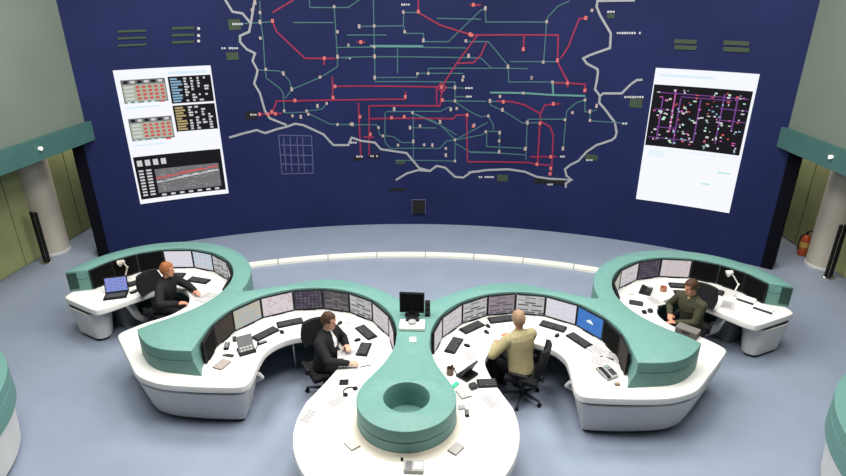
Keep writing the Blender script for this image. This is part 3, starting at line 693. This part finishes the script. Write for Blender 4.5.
mouse(282, 332.5, 'black mouse between keyboards in the black-suited man\'s bay', FLC)
mouse(308, 322.5, 'black mouse below the dark purple monitor', FLC)
mouse(340, 323.5, 'black mouse beside the brown-haired man\'s face', FLC)
mouse(357.5, 340.5, 'black mouse by the brown-haired man\'s far hand', FLC)
mouse(488, 326.5, 'black mouse of a pair, the one nearer the monitors, by the khaki man', FRC)
mouse(486.5, 332.5, 'black mouse of a pair, the one farther from the monitors, by the khaki man', FRC)
mouse(467, 346, 'black mouse beside the slanted keyboards by the desk neck', FRC)
mouse(557, 336, 'black mouse between the chair back and the near-white monitor', FRC)
paper(345, 336, -.9, 'white sheet under the brown-haired man\'s far arm', n=2)
paper(348, 354, -1.4, 'white sheet between the brown-haired man\'s hands')
paper(337, 402, -.7, 'faint white sheet on the round table nearest the brown-haired man')
paper(309, 417, -.3, 'faint white sheet on the rim of the round table')
paper(206, 297, -.5, 'white sheets under the ginger-haired man\'s hand', n=3)
paper(470, 355, .6, 'white sheet between the khaki man and the slanted keyboards')
paper(491, 402, .5, 'white sheet on the round table beside the khaki man\'s chair')
paper(598, 350.5, .55, 'loose sheets below the blue desktop monitor', n=4)
paper(601, 361, 1.2, 'loose sheets between the grey telephone and the blue desktop monitor', n=3)
paper(614, 358, .9, 'creased sheets below the black monitor by the green desk end', .16, .22, n=3)
paper(655, 301, .4, 'white sheet before the olive-clad operator')
notepad(352, 445, .75, 'beige notepad on the round table below the green drum', BEIGEP, .115, .16)
notepad(456, 449.5, -.65, 'grey notepad with dark edge on the round table below the green drum', mat('grey_card', (.42, .41, .39), .7), .115, .16)
notepad(222, 365, -.35, 'brownish grey notepad beside the green desk end and intercom', mat('taupe_card', (.33, .28, .26), .8))
notepad(463.5, 394, .45, 'grey keypad-sized notepad beside the green drum', mat('grey_card', (.42, .41, .39), .7), .14, .18)
turret(247, 352, .55, 'grey tilted intercom panel in the brown-haired man\'s bay')
turret(466, 375, -2.3, 'grey tilted intercom panel between the desk neck and khaki man', DARKP)
telephone(607.5, 375, .5, 'grey telephone beside the green desk end in the khaki man\'s bay', GREYP)
telephone(645.5, 292.5, -.5, 'black telephone below the dark purple diagram monitor', BLACKP)
device(227, 347, .2, (.07, .17, .035), BLACKP, 'black handset standing before the brownish monitor', 'handset', 'handset')
device(235, 340.5, .4, (.06, .09, .05), DARKP, 'small charcoal box below the cream table monitor', 'device', keys=False)
device(228.5, 356, 1.4, (.05, .16, .02), DARKP, 'flat dark calculator beside the brownish notepad', 'calculator', 'calculator')
device(262, 343.5, -.9, (.06, .14, .025), BLACKP, 'black radio handset at the intercom panel\'s side', 'handset', 'handset')
device(344, 383, .1, (.12, .09, .025), BLACKP, 'small flat black pad near the brown-haired man\'s knee', 'device', 'pager', keys=False)
device(467, 414, .05, (.05, .12, .03), BLACKP, 'black mobile phone upright to the green drum', 'phone', 'mobile_phone')
device(461.5, 408, .2, (.09, .07, .02), GREYP, 'small grey box beside the black mobile phone', 'device', keys=False)
device(473, 388, .5, (.10, .09, .06), DARKP, 'dark round-edged speaker box beside the short keyboard', 'speaker', 'desk_speaker', keys=False)
device(455, 386, 1.0, (.12, .05, .03), mat('bright_green_plastic', (.03, .50, .26), .4), 'small bright green box against the green drum', 'device', keys=False)
device(636, 303.5, -1.9, (.14, .22, .02), DARKP, 'dark flat tablet beside the green wall, near the black telephone', 'tablet', 'tablet', keys=False)
device(644, 313, .2, (.06, .07, .04), BLACKP, 'smaller of two black boxes side by side in the olive operator\'s bay', 'device', keys=False)
device(650, 312, .2, (.07, .07, .05), DARKP, 'larger of two dark boxes side by side in the olive operator\'s bay', 'device', keys=False)
device(631.5, 294.5, .2, (.07, .06, .03), BEIGEP, 'small tan box beside the black telephone', 'device', keys=False)
device(598, 370, .9, (.05, .06, .03), mat('brown_card', (.25, .18, .13), .7), 'small brown box near the grey telephone', 'device', keys=False)
device(617, 385, .2, (.07, .05, .03), mat('brown_card', (.25, .18, .13), .7), 'small brown box at the foot of the green desk end', 'device', keys=False)
device(347.5, 323, -.8, (.06, .05, .03), BEIGEP, 'small tan box beyond the brown-haired man\'s face', 'device', keys=False)
cup(450, 374, 'brown mug beside the bright green box', mat('mug_brown', (.16, .09, .07), .35), .05, .10)
cup(663, 291, 'reddish-brown mug below the pale map monitor', mat('mug_red_brown', (.42, .17, .09), .4), .055, .08)
cup(636, 338, 'white mug beside the grey telephone end', PAPER) if False else None
# eyeglasses, headset, pen
p = at(352, 375, ZT); t = thing('eyeglasses', 'thin grey eyeglasses lying before the brown-haired man', 'eyeglasses', (p.x, p.y, ZT+.004), .3)
for sx in (-1, 1):
    bm = bmesh.new(); tube(bm, [(sx*.034+.024*math.cos(a*PI/6), .0, .022+.02*math.sin(a*PI/6)) for a in range(13)], .0025, 6); obj('rim', bm, GREYP, t)
    bm = bmesh.new(); tube(bm, [(sx*.06, 0, .03), (sx*.066, -.13, .004)], .0025, 6); obj('temple', bm, GREYP, t)
p = at(350, 392, ZT); t = thing('headset', 'dark wired headset lying against the green drum', 'headset', (p.x, p.y, ZT), .9)
bm = bmesh.new(); tube(bm, [(.085*math.cos(a), .085*math.sin(a), .012) for a in np.linspace(0, PI, 11)], .008); obj('headband', bm, DARKP, t, smooth=True)
for sx in (-1, 1):
    bm = bmesh.new(); lathe(bm, [(.03, 0), (.034, .012), (.028, .026)], 14, (sx*.085, -.01)); obj('ear_cushion', bm, BLACKP, t)
p = at(367, 366, ZT); t = thing('pen', 'dark pen lying past the brown-haired man\'s near hand', 'pen', (p.x, p.y, ZT), .4)
bm = bmesh.new(); cyl(bm, (-.10, 0, .006), (.06, 0, .006), .006); obj('barrel', bm, DARKP, t); bm = bmesh.new(); cyl(bm, (.06, 0, .006), (.085, 0, .006), .006, .001); obj('tip', bm, CHROME, t)
# printer-like device at the table front
t = device(414, 468.5, 0, (.22, .16, .05), mat('grey_card', (.42, .41, .39), .7), 'grey and white desk calculator at the round table front', 'calculator', 'desk_calculator', keys=False)
obj('paper_roll', box((.03, -.01, .053), (.05, .10, .01)), PAPER, t); obj('key_field', box((-.055, -.01, .053), (.07, .12, .008)), mat('mid_grey_plastic', (.17, .17, .18), .5), t); obj('paper_tray', box((.082, -.01, .053), (.035, .10, .01)), PAPER, t)
device(402, 460.5, .2, (.03, .04, .03), BLACKP, 'tiny black knob-like box before the green drum', 'device', keys=False)

# the black monitor on the neck of the desk, its white base unit, speaker and card
t = thing('monitor', 'small black square monitor standing on the green desk neck', 'monitor', (-.05, 7.50, ZG), -.04)
obj('bezel', bez_bm(.36, .32, .04, .018, .06), BLACKP, t); link('screen', quad_uv(.325, .285, -.0195+.008, .078), screen_mat(*CONT['off']), t)
bm = bmesh.new(); cyl(bm, (0, .01, .0), (0, .01, .10), .03); lathe(bm, [(.11, 0), (.11, .012), (.03, .03)], 20, (0, .01)); obj('stand', bm, BLACKP, t, smooth=True)
t = thing('desk_telephone_unit', 'white desk unit with round dial before the small black monitor', 'device', (-.03, 7.20, ZG), 0)
obj('body', box((0, 0, .025), (.36, .24, .05), rx=0, bev=.012), WHITE, t)
bm = bmesh.new(); lathe(bm, [(.06, .05), (.055, .085), (.03, .10)], 20, (0, .01)); obj('dial', bm, GREYP, t, smooth=True)
bm = bmesh.new(); bx(bm, (0, .075, .065), (.20, .05, .035), bev=.008); obj('handset', bm, BLACKP, t)
t = thing('desk_speaker', 'narrow black speaker beside the small monitor on the desk neck', 'speaker', (.175, 7.52, ZG), .05)
obj('body', box((0, 0, .115), (.075, .09, .23), bev=.008), BLACKP, t)
bm = bmesh.new()
for z in (.07, .155): cyl(bm, (0, -.044, z), (0, -.049, z), .026, n=14)
obj('cone', bm, DARKP, t)
o = tag(obj('card', box((0, 0, .003), (.09, .12, .005)), BEIGEP, loc=(.0, 6.87, ZG), rz=.1), 'small cream card on the narrow green desk neck', 'card')
obj('card_fold', box((0, 0, .012), (.085, .06, .004), rx=.4), PAPER, o)

# laptop in the rear left bay
p = at(112, 299, ZT); t = thing('laptop', 'open laptop with a blue screen on the desk end', 'laptop', (p.x+.02, p.y+.1, ZT), .32)
obj('base', box((0, 0, .012), (.36, .25, .022), bev=.005), BLACKP, t); obj('keys', box((0, -.01, .0245), (.30, .13, .003)), KEYM, t)
lid = obj('lid', box((0, .155, .145), (.37, .015, .27), rx=-.25, bev=.004), BLACKP, t)
me = quad_uv(.335, .235, -.009, -.117); sc_ = link('screen', me, screen_mat('laptop_blue', (.20, .27, .68), (.28, .34, .75), (.38, .36, .72), 'rows', .9), lid); sc_.rotation_euler.x = -.25; sc_.location = (0, .155, .145)
device(135, 292, -.6, (.07, .16, .03), BLACKP, 'black handset lying beside the blue laptop', 'handset', 'handset')
# lamps
def lamp(px, py, rz, label, m, reach):
    p = at(px, py, ZT); t = thing('desk_lamp', label, 'lamp', (p.x, p.y, ZT), rz)
    bm = bmesh.new(); lathe(bm, [(.085, 0), (.085, .015), (.03, .035), (.025, .08)], 24); obj('base', bm, m, t, smooth=True)
    bm = bmesh.new(); tube(bm, [(0, 0, .07), (.06, .03, .24)], .013); obj('lower_arm', bm, m, t, smooth=True)
    bm = bmesh.new(); tube(bm, [(.06, .03, .24), reach], .011); sph(bm, (.06, .03, .24), .02); obj('upper_arm', bm, m, t, smooth=True)
    bm = bmesh.new(); q = Vector(reach); cyl(bm, q+Vector((-.07, 0, -.025)), q+Vector((.02, 0, .015)), .06, .03, n=18); obj('shade', bm, m, t, smooth=True)
lamp(732.5, 298, 0, 'white jointed desk lamp in the olive operator\'s bay', mat('lamp_enamel', (.72, .71, .68), .4), (-.06, .10, .42))
lamp(126, 280.5, .2, 'beige jointed desk lamp beside the blue laptop', mat('lamp_beige', (.52, .49, .42), .4), (.0, .05, .34))
# white folders along the rear right desk
for i, (a, b, w_, l_) in enumerate([(746, 300, .20, .28), (764, 309, .20, .28)]):
    p = at(a, b, ZT); t = thing('document_folder', ['white folder beside the white lamp\'s foot', 'white folder at the very end of the lamp\'s worktop'][i], 'folder', (p.x, p.y, ZT), -.72)
    obj('cover', box((0, 0, .008), (l_, w_, .014)), PAPER, t); obj('spine', box((0, -w_/2, .0145), (l_, .02, .026)), DARKP, t); obj('sheets', box((0, .01, .022), (l_*.9, w_*.85, .012)), PAPER, t)
paper(728, 305, -.5, 'grey printed sheet in front of the white lamp', .2, .28)
# dark equipment case at the lip behind the front green end (right)
t = thing('equipment_case', 'dark grey-brown case on the white worktop lip behind the green end', 'case', (4.06, 7.76, ZT), -.70)
obj('body', box((0, 0, .05), (.32, .17, .10), bev=.012), mat('case_brown_grey', (.07, .062, .058), .6), t); obj('lid', box((0, 0, .107), (.32, .17, .014), bev=.004), mat('case_lid', (.16, .145, .14), .5), t); obj('handle', box((0, -.09, .07), (.12, .014, .02)), BLACKP, t)

# bollards (pairs of dark posts on a steel foot) and the red extinguisher
for s in (-1, 1):
    t = thing('stanchion', 'twin black posts on a steel foot before the %s column' % ('bare' if s < 0 else 'extinguisher\'s'), 'post', (s*8.22, 11.19, 0), s*.2)
    for dx in (-.055, .055):
        bm = bmesh.new(); cyl(bm, (dx, 0, .03), (dx, 0, 1.16), .035, n=14); obj('post', bm, BLACKP, t, smooth=True)
        bm = bmesh.new(); sph(bm, (dx, 0, 1.16), .035, (1, 1, .5)); obj('cap', bm, DARKP, t, smooth=True)
    bm = bmesh.new(); lathe(bm, [(.12, 0), (.12, .02), (.09, .035)], 20); obj('foot', bm, CHROME, t, smooth=True)
    bm = bmesh.new(); bx(bm, (0, 0, 1.0), (.11, .02, .03)); obj('link_bar', bm, CHROME, t)
t = thing('fire_extinguisher', 'red-orange fire extinguisher standing on the floor beside a cream column', 'extinguisher', (8.26, 12.28, 0), 0)
bm = bmesh.new(); lathe(bm, [(.085, 0), (.095, .02), (.095, .40), (.06, .46), (.03, .48)], 22); obj('cylinder', bm, mat('extinguisher_red', (.62, .11, .03), .4), t, smooth=True)
bm = bmesh.new(); bx(bm, (0, 0, .51), (.05, .03, .06)); bx(bm, (.04, 0, .55), (.14, .025, .02), ry=-.2); obj('valve', bm, BLACKP, t)
bm = bmesh.new(); tube(bm, [(-.02, 0, .50), (-.11, 0, .46), (-.125, 0, .3), (-.12, 0, .12)], .014); obj('hose', bm, BLACKP, t, smooth=True)
bm = bmesh.new(); lathe(bm, [(.0965, .2), (.0965, .32)], 22); obj('band', bm, mat('band_yellow', (.75, .5, .12), .5), t, smooth=True)

# ================================================================== OFFICE CHAIRS
def chair(x, y, rz, label, back_top=1.06, back_w=.46, z0=.55):
    """rz = direction the sitter faces (0 = +x)"""
    t = thing('office_chair', label, 'chair', (x, y, 0), rz, 'operators\' office chairs')
    bm = bmesh.new(); bx(bm, (.0, 0, .445), (.48, .49, .075), bev=.03); obj('seat', bm, BLKFAB, t, smooth=True)
    bm = bmesh.new(); h = back_top-z0; n = 6; R = []
    for i in range(n+1):               # curved backrest cushion
        v = i/n; wd = back_w*(.86+.14*math.sin(PI*min(1, v*1.2)))*(1 if v < .95 else .9); z = z0+h*v
        row = []
        for j in range(9):
            u_ = j/8*2-1; row.append((-.265-.06*v+.055*u_*u_, u_*wd/2, z))
        R.append(row)
    vf = [[bm.verts.new((a+.03, b, c)) for a, b, c in r] for r in R]; vb = [[bm.verts.new((a-.03, b, c)) for a, b, c in r] for r in R]
    for i in range(n):
        for j in range(8):
            bm.faces.new((vf[i][j], vf[i][j+1], vf[i+1][j+1], vf[i+1][j])); bm.faces.new((vb[i][j], vb[i+1][j], vb[i+1][j+1], vb[i][j+1]))
        for j in (0, 8): bm.faces.new((vf[i][j], vf[i+1][j], vb[i+1][j], vb[i][j]))
    for i in (0, n):
        for j in range(8): bm.faces.new((vf[i][j], vf[i][j+1], vb[i][j+1], vb[i][j]))
    bmesh.ops.bevel(bm, geom=[e for e in bm.edges if e.is_boundary or len(e.link_faces) == 2 and e.calc_face_angle(0) > 1.0], offset=.02, segments=2, affect='EDGES')
    obj('backrest', bm, BLKFAB, t, smooth=True)
    bm = bmesh.new(); bx(bm, (-.22, 0, .395), (.16, .06, .02)); bx(bm, (-.285 if z0 < .7 else -.265, 0, (z0+.10+.39)/2), (.018, .06, z0+.10-.39), ry=-.06); obj('back_bar', bm, DARKP, t)
    for sy in (-1, 1):
        bm = bmesh.new(); bx(bm, (.02, sy*.275, .592), (.27, .055, .03), bev=.01); a = obj('armrest', bm, BLACKP, t, smooth=True)
        bm = bmesh.new(); tube(bm, [(-.02, sy*.20, .41), (-.02, sy*.27, .43), (.0, sy*.275, .58)], .016); obj('arm_support', bm, DARKP, a, smooth=True)
    bm = bmesh.new(); cyl(bm, (0, 0, .10), (0, 0, .41), .026); cyl(bm, (0, 0, .09), (0, 0, .25), .036); obj('gas_column', bm, DARKP, t, smooth=True)
    for k in range(5):
        a = k*2*PI/5+.3; c_, s_ = math.cos(a), math.sin(a)
        bm = bmesh.new(); cyl(bm, (.02*c_, .02*s_, .115), (.29*c_, .29*s_, .085), .026, .016, n=8); l_ = obj('base_leg', bm, DARKP, t, smooth=True)
        bm = bmesh.new()
        for e in (-.014, .014): cyl(bm, (.29*c_-s_*(e-.009), .29*s_+c_*(e-.009), .03), (.29*c_-s_*(e+.009), .29*s_+c_*(e+.009), .03), .03, n=12)
        obj('caster', bm, BLACKP, l_, smooth=True)
    return t

# ================================================================== PEOPLE
def V(*a): return Vector(a)
def capsule(bm, p0, p1, r0, r1, n=12):
    p0, p1 = Vector(p0), Vector(p1)
    if (p1-p0).length > 1e-4: cyl(bm, p0, p1, r0, r1, n)
    sph(bm, p0, r0*.999, u=n, v=8); sph(bm, p1, r1*.999, u=n, v=8)
def loft(bm, rings, n=20):
    """rings: (centre, u half-axis vector, v half-axis vector)"""
    R = [[bm.verts.new(c+u_*math.cos(2*PI*i/n)+v_*math.sin(2*PI*i/n)) for i in range(n)] for c, u_, v_ in rings]
    for a, b in zip(R[:-1], R[1:]):
        for i in range(n): bm.faces.new((a[i], a[(i+1) % n], b[(i+1) % n], b[i]))
    bm.faces.new(R[0][::-1]); bm.faces.new(R[-1])
def ik(a, b, l1, l2, pole):
    d = b-a; L = min(d.length, (l1+l2)*.995); dn = d.normalized()
    x = (l1*l1-l2*l2+L*L)/(2*L); h = math.sqrt(max(0, l1*l1-x*x))
    pv = pole-dn*pole.dot(dn); pv.normalize()
    return a+dn*x+pv*h, a+dn*L
def person(label, hip, facing, lean, hands, head_yaw, head_pitch, mats, hair, twist=0, collar=None, knees=None, bald=False, hip_z=.56, bulk=1.0):
    top, legm, skin, hairm, inner = mats
    F = V(math.cos(facing), math.sin(facing), 0); Lf = V(-math.sin(facing), math.cos(facing), 0); Z = V(0, 0, 1)
    ft = facing+twist; Ft = V(math.cos(ft), math.sin(ft), 0); Lt = V(-math.sin(ft), math.cos(ft), 0)
    H = V(hip[0], hip[1], hip_z)
    A = (Z*math.cos(lean)+Ft*math.sin(lean)); Fn = (Ft*math.cos(lean)-Z*math.sin(lean))
    bm = bmesh.new(); seg = []          # seg: (p0,p1,r0,r1,material index)
    def cap(p0, p1, r0, r1, m, n=12): capsule(bm, p0, p1, r0, r1, n); seg.append((p0.copy(), p1.copy(), r0, r1, m))
    # 0 top, 1 trousers, 2 skin, 3 shirt/inner, 4 shoe
    def mixL(t): v = Lf*(1-t)+Lt*t; return v.normalized()
    def mixF(t): v = F*(1-t)+Fn*t; return v.normalized()
    rings = []
    for t, a, b, off in ((-.10, .18, .14, 0), (-.02, .195, .15, 0), (.10, .185, .14, .005), (.22, .19, .138, .01), (.34, .205, .142, .012), (.44, .21, .13, .003), (.51, .175, .10, -.008), (.55, .09, .075, -.008), (.57, .06, .058, 0)):
        k = max(0, min(1, t/.35)); c_ = H+A*t+mixF(k)*off
        rings.append((c_, mixL(k)*a*bulk, mixF(k)*b*bulk))
    loft(bm, rings, 24)
    for sg in (-1, 1):
        seg.append((H+mixL(.5)*.07*sg+A*.0, H+A*.46+Lt*.09*sg, .13, .12, 0))
    seg.append((H+A*.0, H+A*.50, .13, .11, 0))
    seg.append((H-Z*.08-Lf*.08, H-Z*.08+Lf*.08, .125, .125, 1))
    # neck + head
    Nk = H+A*.55; hy = ft+head_yaw
    Hf = V(math.cos(hy)*math.cos(head_pitch), math.sin(hy)*math.cos(head_pitch), math.sin(head_pitch)); Hl = V(-math.sin(hy), math.cos(hy), 0); Hu = Hf.cross(Hl)
    HC = Nk+A*.06+Z*.115+Ft*.025
    cap(Nk-A*.03, HC-Hu*.05-Hf*.02, .058, .054, 2)
    hr = []
    for z_, a, b, off in ((-.118, .028, .030, .052), (-.108, .046, .048, .042), (-.085, .058, .066, .026), (-.045, .068, .083, .010), (0, .075, .095, 0), (.045, .077, .098, -.004), (.08, .068, .086, -.008), (.105, .047, .060, -.010), (.118, .02, .026, -.010)):
        hr.append((HC+Hu*z_+Hf*off, Hl*a, Hf*b))
    loft(bm, hr, 20); seg.append((HC-Hu*.05, HC+Hu*.04, .085, .095, 2))
    cap(HC+Hf*.092+Hu*.012, HC+Hf*.112-Hu*.026, .009, .014, 2, 8)      # nose
    cap(HC+Hf*.078+Hu*.030-Hl*.035, HC+Hf*.078+Hu*.030+Hl*.035, .014, .014, 2, 8)   # brow
    cap(HC+Hf*.070-Hu*.098-Hl*.012, HC+Hf*.070-Hu*.098+Hl*.012, .020, .020, 2, 8)  # chin
    for sg in (-1, 1):
        cap(HC+Hl*sg*.078+Hu*.018-Hf*.012, HC+Hl*sg*.076-Hu*.022-Hf*.004, .014, .010, 2, 8)
    # collar / shirt wedge
    seg.append((H+A*.56+Fn*.06, H+A*(.40 if collar is None else .50)+Fn*.150, .045, .014, 3))
    seg.append((Nk+A*.005, Nk-A*.005, .070, .070, 3))
    # legs
    for sg in (-1, 1):
        hj = H+Lf*sg*.095-Z*.03; sp = (knees[0 if sg < 0 else 1] if knees else 0)
        d = (F*math.cos(sp)+Lf*math.sin(sp)); kn = hj+d*.42+Z*.0
        cap(hj, kn, .088, .062, 1); an = V(kn.x, kn.y, .10)-d*.06
        cap(kn, an, .060, .044, 1); cap(an-Z*.045-d*.03, an-Z*.058+d*.16, .042, .034, 4)
    # arms
    for sg, tgt in zip((-1, 1), hands):
        sh = H+A*.455+Lt*sg*.20; tgt = Vector(tgt)
        pole = (-Z*.12+Lt*sg*.55-Ft*.5)
        el, wr = ik(sh, tgt, .29, .255, pole)
        cap(H+A*.46+Lt*sg*.10, sh, .088, .080, 0); cap(sh, el, .076*bulk, .062*bulk, 0); cap(el, wr, .060*bulk, .046, 0)
        fd = (wr-el).normalized(); fd = (fd*V(1, 1, .25)); fd.normalize()
        cap(wr-fd*.01, wr+fd*.018, .031, .029, 3)
        side = Z.cross(fd).normalized(); dn = fd.cross(side)     # side = left of hand
        pu = wr+fd*.035; pe = wr+fd*.095
        for q_ in (-.024, -.008, .008, .024):
            cap(pu+side*q_*.8, pe+side*q_*1.15, .017, .014, 2, 8)
        thumbside = -sg*1.0                 # thumbs point towards each other
        for k, (q_, ln) in enumerate(((-.030, .058), (-.011, .072), (.010, .078), (.030, .070))):
            if thumbside < 0: q_ = -q_
            b0 = pe+side*q_*.98; d1 = (fd+side*q_*2.2-Z*.20).normalized(); d2 = (fd*.8-Z*.55).normalized(); d3 = (fd*.5-Z*.8).normalized()
            m1 = b0+d1*ln*.45; m2 = m1+d2*ln*.33; m3 = m2+d3*ln*.22
            cap(b0, m1, .0098, .009, 2, 8); cap(m1, m2, .009, .0083, 2, 8); cap(m2, m3, .0083, .0075, 2, 8)
        tb = pu+side*thumbside*.026; t1 = tb+(fd*.5+side*thumbside*.75-Z*.15).normalized()*.042; t2 = t1+(fd*.9+side*thumbside*.2-Z*.25).normalized()*.034
        cap(tb, t1, .013, .011, 2, 8); cap(t1, t2, .0105, .009, 2, 8)
    me = bpy.data.meshes.new('person_src'); bm.to_mesh(me); bm.free()
    tmp = bpy.data.objects.new('person_src', me); COL.objects.link(tmp)
    md = tmp.modifiers.new('r', 'REMESH'); md.mode = 'VOXEL'; md.voxel_size = .0068; md.use_smooth_shade = True
    ms = tmp.modifiers.new('s', 'SMOOTH'); ms.factor = .5; ms.iterations = 3
    dg = bpy.context.evaluated_depsgraph_get(); ev = tmp.evaluated_get(dg)
    out = bpy.data.meshes.new_from_object(ev); bpy.data.objects.remove(tmp); bpy.data.meshes.remove(me)
    out.name = 'person_body'; out.materials.clear()
    for m in (top, legm, skin, inner, SHOE): out.materials.append(m)
    npoly = len(out.polygons); ctr = np.empty(npoly*3); out.polygons.foreach_get('center', ctr); ctr = ctr.reshape(-1, 3)
    best = np.full(npoly, 1e9); idx = np.zeros(npoly, np.int32)
    for p0, p1, r0, r1, m in seg:
        a = np.array(p0); d = np.array(p1)-a; q = ctr-a; t_ = np.clip(q@d/max(d@d, 1e-9), 0, 1)
        dist = np.linalg.norm(q-t_[:, None]*d, axis=1)-(r0+(r1-r0)*t_)
        k = dist < best; best[k] = dist[k]; idx[k] = m
    out.polygons.foreach_set('material_index', idx); out.polygons.foreach_set('use_smooth', np.ones(npoly, bool)); out.update()
    body = link('person', out); tag(body, label, 'person')
    # hair shell
    bm = bmesh.new(); bmesh.ops.create_icosphere(bm, subdivisions=4, radius=1)
    kill = []
    for v in bm.verts:
        x, y, z = v.co
        line = (.42 if not bald else .80) if x > .35 else (-.25 if x > -.2 else -.62)
        if x > .1 and abs(y) > .75: line = -.1 if not bald else .2
        if bald and x > -.1: line = max(line, .72 if abs(y) < .6 else -.05)
        if z < line: kill.append(v)
        wob = 1+.025*math.sin(9*x+5*y)+.02*math.sin(13*y-7*z)
        v.co = HC+Hf*(-.008+x*.115*wob)+Hl*(y*.093*wob)+Hu*(.012+z*.130*wob)
    bmesh.ops.delete(bm, geom=kill, context='VERTS')
    r = bmesh.ops.extrude_face_region(bm, geom=bm.faces[:])
    for v in [g for g in r['geom'] if isinstance(g, bmesh.types.BMVert)]: v.co = HC+(v.co-HC)*.84
    obj('hair', bm, hairm, body, smooth=True)
    for sg in (-1, 1):
        bm = bmesh.new(); sph(bm, HC+Hf*.084+Hl*sg*.032+Hu*.010, .0105, u=10, v=7); obj('eye', bm, EYE, body, smooth=True)
    bm = bmesh.new(); capsule(bm, HC+Hf*.092-Hu*.058-Hl*.02, HC+Hf*.092-Hu*.058+Hl*.02, .007, .007, 8); obj('mouth', bm, LIP, body, smooth=True)
    return body
D = math.radians
# man in black suit, brown hair (front left bay)
chair(-1.31, 7.08, D(-58), 'black high-backed office chair under the brown-haired man in the black suit', 1.12, z0=.76)
b = person('seated man in black suit and white shirt with brown hair, hands on the worktop', (-1.30, 7.10), D(-18), .16,
       [(-.90, 6.72, .815), (-.98, 7.17, .82)], D(4), D(-8), (SUIT, TROUS, SKIN, HBROWN, SHIRT), 'short', twist=D(-2), bulk=1.06)
# khaki man (front right bay), seen from behind
chair(1.58, 7.10, D(160), 'black office chair with star base under the man in the khaki jacket', .98)
person('seated man in khaki jacket with sandy hair, seen from behind', (1.53, 7.10), D(140), .20,
       [(1.42, 7.50, .82), (1.16, 7.26, .815)], D(-5), D(-6), (KHAKI, TROUS, SKINR, HBLOND, KHAKI), 'short', twist=D(-22), bulk=1.12)
# ginger man, rear left
chair(-4.38, 8.58, D(-28), 'black office chair under the ginger-haired man at the back desk', 1.10, z0=.76)
person('seated man in black with ginger hair reaching along the worktop', (-4.36, 8.56), D(-10), .30,
       [(-3.92, 8.20, .82), (-3.80, 8.64, .82)], D(12), D(-5), (SUIT, TROUS, SKINR, HGING, SUIT), 'short', twist=D(5), bulk=1.08)
# operator in dark olive, rear right
chair(4.43, 8.46, D(228), 'black office chair under the operator in dark olive', 1.10, z0=.76)
person('seated operator in dark olive jacket with tan collar and brown hair, hands before the lap', (4.40, 8.42), D(222), .30,
       [(4.02, 8.40, .72), (4.06, 8.16, .70)], D(-18), D(-16), (OLIVEJ, TROUS, SKINR, HBROWN, TAN), 'short', twist=D(-8), collar=1)

# everything that stands on a worktop rests a hair above it
for o in COL.objects:
    if o.parent is None and 'category' in o and (abs(o.location.z-ZT) < 1e-4 or abs(o.location.z-ZG) < 1e-4): o.location.z += .002
